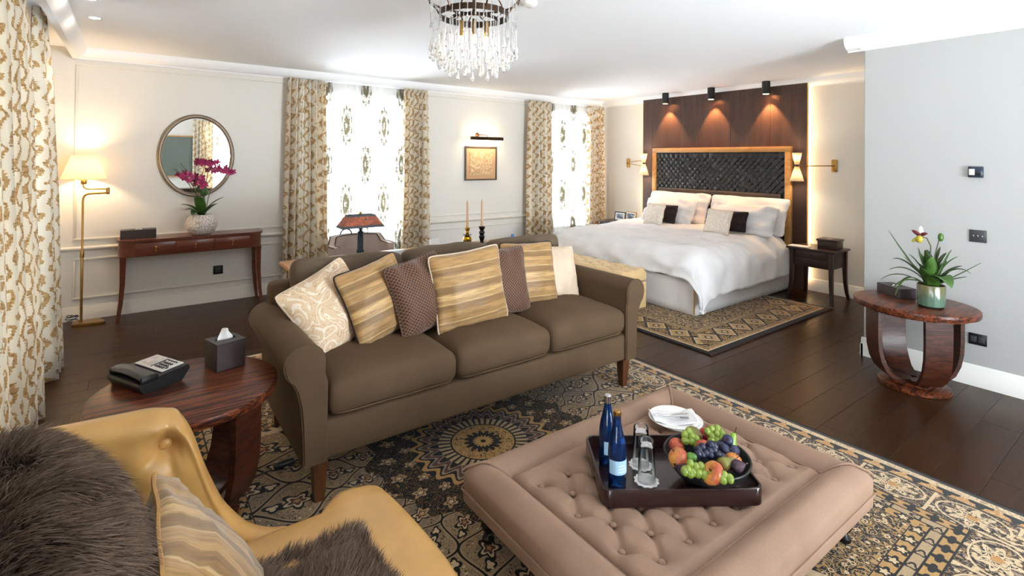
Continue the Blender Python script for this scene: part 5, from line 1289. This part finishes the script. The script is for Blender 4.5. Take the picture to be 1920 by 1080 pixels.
# ------------------------------------------------------------------ bedside tables
def nightstand(label, loc):
    t = thing('bedside_table', label, 'bedside table', loc, 0, 'dark wood bedside tables')
    # local: front faces -x; width along y
    part('table_top', bx(-.225, .20, -.265, .265, .578, .60, .006), M['darkwood'], t)
    part('body', bx(-.18, .18, -.215, .215, .385, .578, .004), M['darkwood'], t)
    for z0, z1 in ((.485, .568), (.395, .478)):
        d = part('drawer', bx(-.19, -.178, -.175, .175, z0, z1, .003), M['darkwood'], t); part('knob', ell(B(), (-.196, 0, (z0+z1)/2), (.010, .014, .014), 10, 6), M['bronze'], d)
    for sx in (-1, 1):
        for sy in (-1, 1):
            rows = []; bm = B()
            for z, w, o in ((.575, .022, 0), (.36, .02, 0), (.2, .018, .006), (.08, .016, .022), (0, .015, .045)):
                rows.append([bm.verts.new((sx*.182+sx*o+a*w, sy*.212+sy*o*.6+b*w, z)) for a, b in ((-1, -1), (1, -1), (1, 1), (-1, 1))])
            for a, b in zip(rows, rows[1:]):
                for k in range(4): bm.faces.new((a[k], b[k], b[(k+1) % 4], a[(k+1) % 4]))
            bm.faces.new(rows[0]); bm.faces.new(rows[-1][::-1]); part('leg', bm, M['darkwood'], t, ang=30)
nightstand('dark wood bedside table right of the bed holding a lidded box', (6.47, 2.715, 0))
nightstand('dark wood bedside table in the corner holding two photo frames', (6.47, 5.78, 0))
lb = thing('lidded_box', 'dark wooden lidded box on the right bedside table', 'box', (6.50, 2.60, .60), rad(3))
part('body', bx(-.10, .10, -.10, .10, 0, .085, .003), M['darkwood'], lb); part('lid', bx(-.11, .11, -.11, .11, .085, .11, .005), M['darkwood'], lb); part('inlay', ell(B(), (0, 0, .11), (.045, .03, .003), 20, 6), M['brass'], lb)
solo('note_card', bx(-.07, .07, -.11, .11, 0, .006, .001), M['paper'], 'white notepad on the right bedside table next to the bed', 'notepad', (6.36, 2.87, .6005), (0, 0, .1))
def photo_frame(label, loc, w, h, mt, rz):
    t = thing('photo_frame', label, 'photo frame', loc, rot=(0, rad(10), rz), group='photo frames'); b = .018
    for a, q, c0, c1 in ((-w/2, w/2, 0, b), (-w/2, w/2, h-b, h), (-w/2, -w/2+b, b, h-b), (w/2-b, w/2, b, h-b)): part('frame', bx(-.008, .008, a, q, c0, c1, .003), mt, t)
    m = Mt('grey_photo'); n = m.noise(m.vec(), 22, 4); m.col(m.mix(n.ss(.4, .6), c(96, 104, 118), c(190, 194, 200))); m.set(Roughness=.2)
    part('mount', bx(-.004, .004, -w/2+b, w/2-b, b, h-b), M['paper'], t); part('photo', bx(-.006, .0, -w/2+b*1.9, w/2-b*1.9, b*1.9, h-b*1.9), m.mat, t)
    part('strut', bx(.0, .05, -.01, .01, .002, .008), mt, t)
photo_frame('dark photo frame on the corner bedside table', (6.42, 5.72, .603), .21, .15, M['navy'], rad(8))
photo_frame('gold photo frame behind the dark frame on corner bedside table', (6.52, 5.58, .603), .23, .16, M['goldwood'], rad(-4))
# ------------------------------------------------------------------ double-cone wall sconces
def sconce(label, py, sy, pz=1.55, swing=.32):
    t = thing('wall_sconce', label, 'wall lamp', (6.82, py, pz), 0, 'double-cone brass sconces')
    part('back_plate', bx(-.02, 0, -.032, .032, -.075, .075, .008), M['brass'], t)
    part('plate_stub', tube(B(), [(-.02, 0, 0), (-.06, 0, 0)], .009, 10), M['brass'], t)
    if sy > 0: part('arm', tube(B(), [(-.06, 0, 0), (-.24, sy*swing, -.005)], .006, 8), M['brass'], t); hx_, hy_ = -.25, sy*(swing+.005)
    else:
        hx_, hy_ = -.22, sy*swing
        for dz in (-1, 1): part('arm', tube(B(), [(-.06, 0, 0), (-.10, sy*.08, dz*.012), (-.19, sy*(swing-.10), dz*.038), (-.215, sy*(swing-.035), dz*.03), (hx_, hy_, 0)], .0055, 8), M['brass'], t)
    part('hub', ell(B(), (hx_, hy_, 0), (.018, .018, .018), 12, 8), M['bronze'], t)
    for d in (1, -1):
        k = 1.0 if d > 0 else 1.45
        bm = B(); lathe(bm, [(.026, .012*d), (.048*k*1.15, (.155 if d > 0 else .19)*d)], 28, (hx_, hy_, 0), False, False); o = part('cone_shade', bm, M['shade'], t); o.modifiers.new('t', 'SOLIDIFY').thickness = .002
        part('bulb', ell(B(), (hx_, hy_, .075*d), (.016, .016, .022), 10, 6), M['bulb'], t)
    point('sconce_light', (6.82+hx_, py+hy_, pz+.12), 1.6, (1, .85, .62), .02); point('sconce_light', (6.82+hx_, py+hy_, pz-.13), 2.0, (1, .85, .62), .02)
sconce('brass double-cone sconce on a straight arm right of the headboard', 2.68, 1)
sconce('brass double-cone sconce on a cage arm at the window side', 5.88, -1, 1.55, .5)
# ------------------------------------------------------------------ surface spotlights over the headboard
for y, l in ((4.99, 'black ceiling spotlight nearest the window, over wall panel'), (4.21, 'middle black ceiling spotlight of three over wall panel'), (3.42, 'black ceiling spotlight nearest the right bedside, over wall panel')):
    t = thing('ceiling_spotlight', l, 'spotlight', (6.625, y, H), 0, 'ceiling spotlights')
    part('housing', lathe(B(), [(.045, -.165), (.05, -.16), (.05, -.004), (.046, 0)], 24), M['blackmetal'], t)
    part('trim_ring', lathe(B(), [(.036, -.166), (.046, -.170), (.048, -.162)], 24, cap0=False, cap1=False), M['steel'], t)
    part('lens', lathe(B(), [(0, -.1665), (.036, -.1665)], 20), M['spotface'], t)
    spot('spotlight_beam', (6.635, y, H-.175), (.12, 0, -1), 34, 72, .45, (1, .52, .2), .012)
# ------------------------------------------------------------------ wall fittings
def plate(name, label, cat, loc, w, h, mt, normal, dets, group=None):
    t = thing(name, label, cat, loc, group=group)
    f = (lambda a, b, z0, z1, d0, d1, bv=0: bx(-d1, -d0, a, b, z0, z1, bv)) if normal == 'x' else (lambda a, b, z0, z1, d0, d1, bv=0: bx(a, b, -d1, -d0, z0, z1, bv))
    part('plate', f(-w/2, w/2, -h/2, h/2, 0, .008, .002), mt, t)
    for nm, a, z, sw_, sh_, mm in dets: part(nm, f(a-sw_/2, a+sw_/2, z-sh_/2, z+sh_/2, .006, .013, .001), mm, t)
plate('light_switch', 'dark grey three-toggle switch plate on the right wall', 'switch', (XC, .985, 1.075), .095, .088, M['slate'], 'x', [('toggle', a, 0, .008, .014, M['steel']) for a in (-.024, 0, .024)])
plate('wall_socket', 'black double socket low on the right wall', 'socket', (XC, .985, .335), .10, .08, M['black'], 'x', [('outlet', a, 0, .034, .04, M['keypad']) for a in (-.022, .022)], 'black wall sockets')
plate('wall_socket', 'black socket on the back wall under the console table', 'socket', (.78, YA, .345), .095, .095, M['black'], 'y', [('outlet', 0, 0, .05, .05, M['keypad'])], 'black wall sockets')
t = thing('thermostat', 'small chrome and black thermostat on the right wall', 'thermostat', (XC, .995, 1.535))
part('body', bx(-.025, 0, -.042, .042, -.04, .04, .006), plain('dark_blue_grey', c(52, 60, 74), .2, .3), t); part('display', bx(-.0265, -.02, .004, .036, -.022, .022, .001), M['faceplate'], t); part('dial', lathe(B(), [(.012, 0), (.012, .006), (0, .007)], 16), M['black'], t, (-.025, -.02, -.015), (0, rad(-90), 0))
# ------------------------------------------------------------------ slipper orchid on the right-hand table
so = thing('slipper_orchid', 'slipper orchid with strappy green leaves in ribbed celadon pot', 'potted plant', (4.47, 1.145, TH))
def celadon():
    m = Mt('celadon_glaze'); m.set(Roughness=.15); x, y, z = m.xyz(m.vec()); n = m.noise(m.vec('Object', (40, 40, 5)), 1, 3)
    k = m.mix((z+n*.05).ss(.06, .17), c(84, 110, 94), c(106, 100, 68)); k = m.mix((z).lt(.014), k, c(40, 40, 36)); m.col(k); return m.mat
bm = B(); pr_ = [(.066, 0), (.072, .004), (.076, .02), (.079, .152), (.077, .156), (.073, .154), (.071, .13), (0, .128)]; seg = 56
rings = [[bm.verts.new((r*(1+(.018*cos(14*2*pi*k/seg) if i in (2, 3) else 0))*cos(2*pi*k/seg), r*(1+(.018*cos(14*2*pi*k/seg) if i in (2, 3) else 0))*sin(2*pi*k/seg), z)) for k in range(seg)] if r else [bm.verts.new((0, 0, z))]*seg for i, (r, z) in enumerate(pr_)]
for a, b in zip(rings, rings[1:]):
    for k in range(seg):
        vv = list(dict.fromkeys((a[k], a[(k+1) % seg], b[(k+1) % seg], b[k])))
        if len(vv) > 2: bm.faces.new(vv)
bm.faces.new(rings[0][::-1]); part('pot', bm, celadon(), so, ang=50)
part('soil', lathe(B(), [(0, .132), (.070, .134), (.04, .142), (0, .145)], 18), M['soil'], so)
# leaves: (mid, tip) given with y towards the left of the view
lv = [((.0, .13, .28), (-.02, .245, .505), .011, 1), ((.0, .16, .34), (-.03, .215, .30), .012, 0), ((-.02, .12, .30), (-.06, .23, .225), .010, 1), ((-.05, .16, .26), (-.10, .265, .155), .008, 1), ((-.06, .13, .28), (-.12, .175, .06), .009, 0),
      ((.0, .07, .30), (.0, .075, .40), .019, 0), ((-.02, .06, .24), (-.05, .14, .33), .016, 1), ((-.03, .0, .26), (-.05, -.02, .36), .022, 0), ((-.04, -.05, .30), (-.09, -.135, .17), .034, 0), ((.02, -.06, .30), (.02, -.105, .41), .020, 1),
      ((.02, -.10, .20), (.03, -.255, .345), .010, 1), ((.05, -.08, .28), (.08, -.15, .30), .013, 1), ((.0, -.08, .20), (.0, -.19, .245), .014, 1), ((-.04, .02, .22), (-.08, .04, .28), .018, 1), ((.04, .02, .24), (.06, .05, .35), .018, 0), ((-.05, -.02, .20), (-.09, -.03, .22), .020, 0), ((.02, -.02, .30), (.04, -.04, .42), .018, 1), ((-.02, .14, .22), (-.08, .20, .10), .009, 0), ((.04, -.12, .34), (.05, -.20, .26), .009, 1)]
rn_ = random.Random(4)
for k in range(14):
    a_ = rn_.uniform(0, 2*pi); q_ = rn_.uniform(.06, .17); z_ = rn_.uniform(.22, .40)
    lv.append(((q_*.45*cos(a_)*.7, q_*.45*sin(a_), z_*.85), (q_*cos(a_)*.7, q_*sin(a_), z_), rn_.uniform(.010, .016), k % 2))
for p1, p2, w, q in lv: leaf(so, (random.uniform(-.02, .02), random.uniform(-.02, .02), .13), p1, p2, w*1.9, M['leaf2'] if q else M['leaf'], up=(0, 0, 1))
stalk(so, [(0, 0, .13), (-.01, .005, .3), (-.01, .0, .42), (-.02, .02, .475), (-.03, .045, .48)], .004); stalk(so, [(0, -.01, .13), (0, -.02, .36), (-.01, -.045, .47)], .003)
ym = plain('yellow_green_petal', c(170, 156, 52), .5, 0, .25, 60); dm = plain('maroon_petal', c(96, 34, 40), .5, 0, .4, 80)
part('lip', ell(B(), (-.045, .055, .465), (.020, .024, .026), 12, 8), ym, so)
for p1, p2, w, mt in (((-.05, .07, .51), (-.05, .10, .525), .014, dm), ((-.05, .035, .51), (-.05, .005, .51), .012, dm), ((-.04, .05, .53), (-.05, .045, .56), .016, plain('white_petal', c(230, 226, 214), .5)), ((-.05, .08, .46), (-.05, .10, .44), .012, ym)):
    leaf(so, (-.035, .05, .485), p1, p2, w, mt, 'petal', 6, .1, up=(1, 0, .1))
part('bud', ell(B(), (-.012, -.055, .49), (.018, .018, .03), 10, 7), M['leaf'], so)
# ------------------------------------------------------------------ crystal chandelier
CX, CY = 1.61, 2.57
cbulb = emit('chandelier_bulb', (1, .82, .56, 1), 1.8)
cl = thing('chandelier', 'round crystal-drop chandelier with bronze rings hanging from the ceiling', 'chandelier', (CX, CY, H))
part('canopy', lathe(B(), [(.07, 0), (.072, -.01), (.05, -.03), (.02, -.035)], 24), M['bronze'], cl)
part('stem', tube(B(), [(0, 0, -.03), (0, 0, -.19)], .010, 10), M['bronze'], cl)
def hoop(r, z, h, t=.006):
    bm = B(); lathe(bm, [(r, z), (r, z+h), (r-t, z+h), (r-t, z), (r, z)], 72, cap0=False, cap1=False); return bm
part('outer_ring', hoop(.268, -.115, .012, .008), M['bronze'], cl)
part('inner_ring', hoop(.205, -.215, .035), M['bronze'], cl)
part('lower_ring', hoop(.14, -.235, .02), M['bronze'], cl)
for k in range(6):
    a = 2*pi*k/6+.3; ca, sa = cos(a), sin(a)
    part('scroll_arm', tube(B(), [tuple(v) for v in bez((.01*ca, .01*sa, -.05), (.14*ca, .14*sa, -.01), (.30*ca, .30*sa, -.03), (.268*ca, .268*sa, -.115), 10)]+[(.23*ca, .23*sa, -.15), (.205*ca, .205*sa, -.19)], .005, 6), M['bronze'], cl)
    part('strut', tube(B(), [(0, 0, -.17), (.14*ca, .14*sa, -.225), (.205*ca, .205*sa, -.20)], .004, 6), M['bronze'], cl)
    b = 2*pi*k/6; x, y = .085*cos(b), .085*sin(b)
    part('candle_tube', lathe(B(), [(.012, -.24), (.012, -.33)], 12, (x, y, 0)), M['brass'], cl)
    part('bulb', ell(B(), (x, y, -.355), (.013, .013, .028), 10, 8), cbulb, cl)
point('chandelier_light', (CX, CY, H-.36), 1.6, (1, .84, .62), .09)
# crystal strings: a thin rod, a small bead and a teardrop, in three circles
bm = B(); lathe(bm, [(0, -.030), (.006, -.028), (.0115, -.018), (.0120, -.010), (.009, .004), (.004, .020), (.0015, .030), (0, .031)], 8); dme = mesh_of('crystal_drop', bm, M['crystal'], False)
bm = B(); lathe(bm, [(0, -.012), (.007, 0), (0, .012)], 6); bme_ = mesh_of('crystal_bead', bm, M['crystal'], False)
rods = {}
def string(r, a, ztop, zbot, bead=True):
    x, y = r*cos(a), r*sin(a); L = round(ztop-zbot, 3)
    if L not in rods: rods[L] = mesh_of('glass_rod', lathe(B(), [(.0032, 0), (.0032, -L+.03)], 6), M['crystal'], False)
    part('glass_rod', rods[L], None, cl, (x, y, ztop)); part('crystal_drop', dme, None, cl, (x, y, zbot), (0, 0, a))
    if bead: part('crystal_bead', bme_, None, cl, (x, y, (ztop+zbot)/2), (0, 0, a))
for k in range(36): string(.252, 2*pi*k/36, -.11, -.40-(.03 if k % 2 else 0))
for k in range(30): string(.205, 2*pi*(k+.5)/30, -.215, -.455-(.03 if k % 2 else 0))
for k in range(18): string(.14, 2*pi*k/18, -.235, -.51-(.025 if k % 2 else 0))
# ------------------------------------------------------------------ recessed lights, smoke detector
for y, l in ((4.40, 'small recessed ceiling downlight at the top edge above curtains'), (5.0, 'small recessed ceiling downlight nearer the corner above floor lamp')):
    t = thing('downlight', l, 'downlight', (-.24, y, H), 0, 'recessed downlights')
    part('bezel', lathe(B(), [(.032, -.001), (.034, -.004), (.045, -.003), (.046, 0)], 24, cap0=False), M['white'], t); part('lens', lathe(B(), [(0, -.002), (.032, -.002)], 20), M['downlight'], t)
    spot('downlight_beam', (-.24, y, H-.02), (0, 0, -1), 8, 90, .6, (1, .93, .84), .03)
t = thing('smoke_detector', 'round white smoke detector on the ceiling right of chandelier', 'smoke detector', (2.10, 2.66, H))
part('body', lathe(B(), [(.05, 0), (.052, -.01), (.046, -.028), (.03, -.036), (0, -.037)], 28), M['white'], t); part('vent_ring', lathe(B(), [(.047, -.02), (.0505, -.022), (.049, -.026), (.046, -.026)], 28, cap0=False, cap1=False), M['faceplate'], t)
# ------------------------------------------------------------------ power cable on the rug
t = thing('power_cable', 'black cable with inline plug lying on the rug by sofa', 'cable', (.62, 2.82, RZ))
part('cord', tube(B(), [tuple(v) for v in bez((-.22, -.04, .004), (-.12, -.01, .004), (-.08, .0, .004), (-.03, -.002, .006), 10)], .004, 6), M['black'], t)
part('plug', box(B(), .025, .004, .014, .10, .032, .026, .008, 2, R3(z=.08)), M['black'], t)
part('cord', tube(B(), [(.07, .008, .008), (.11, .012, .004), (.16, .05, .004)], .004, 6), M['black'], t)
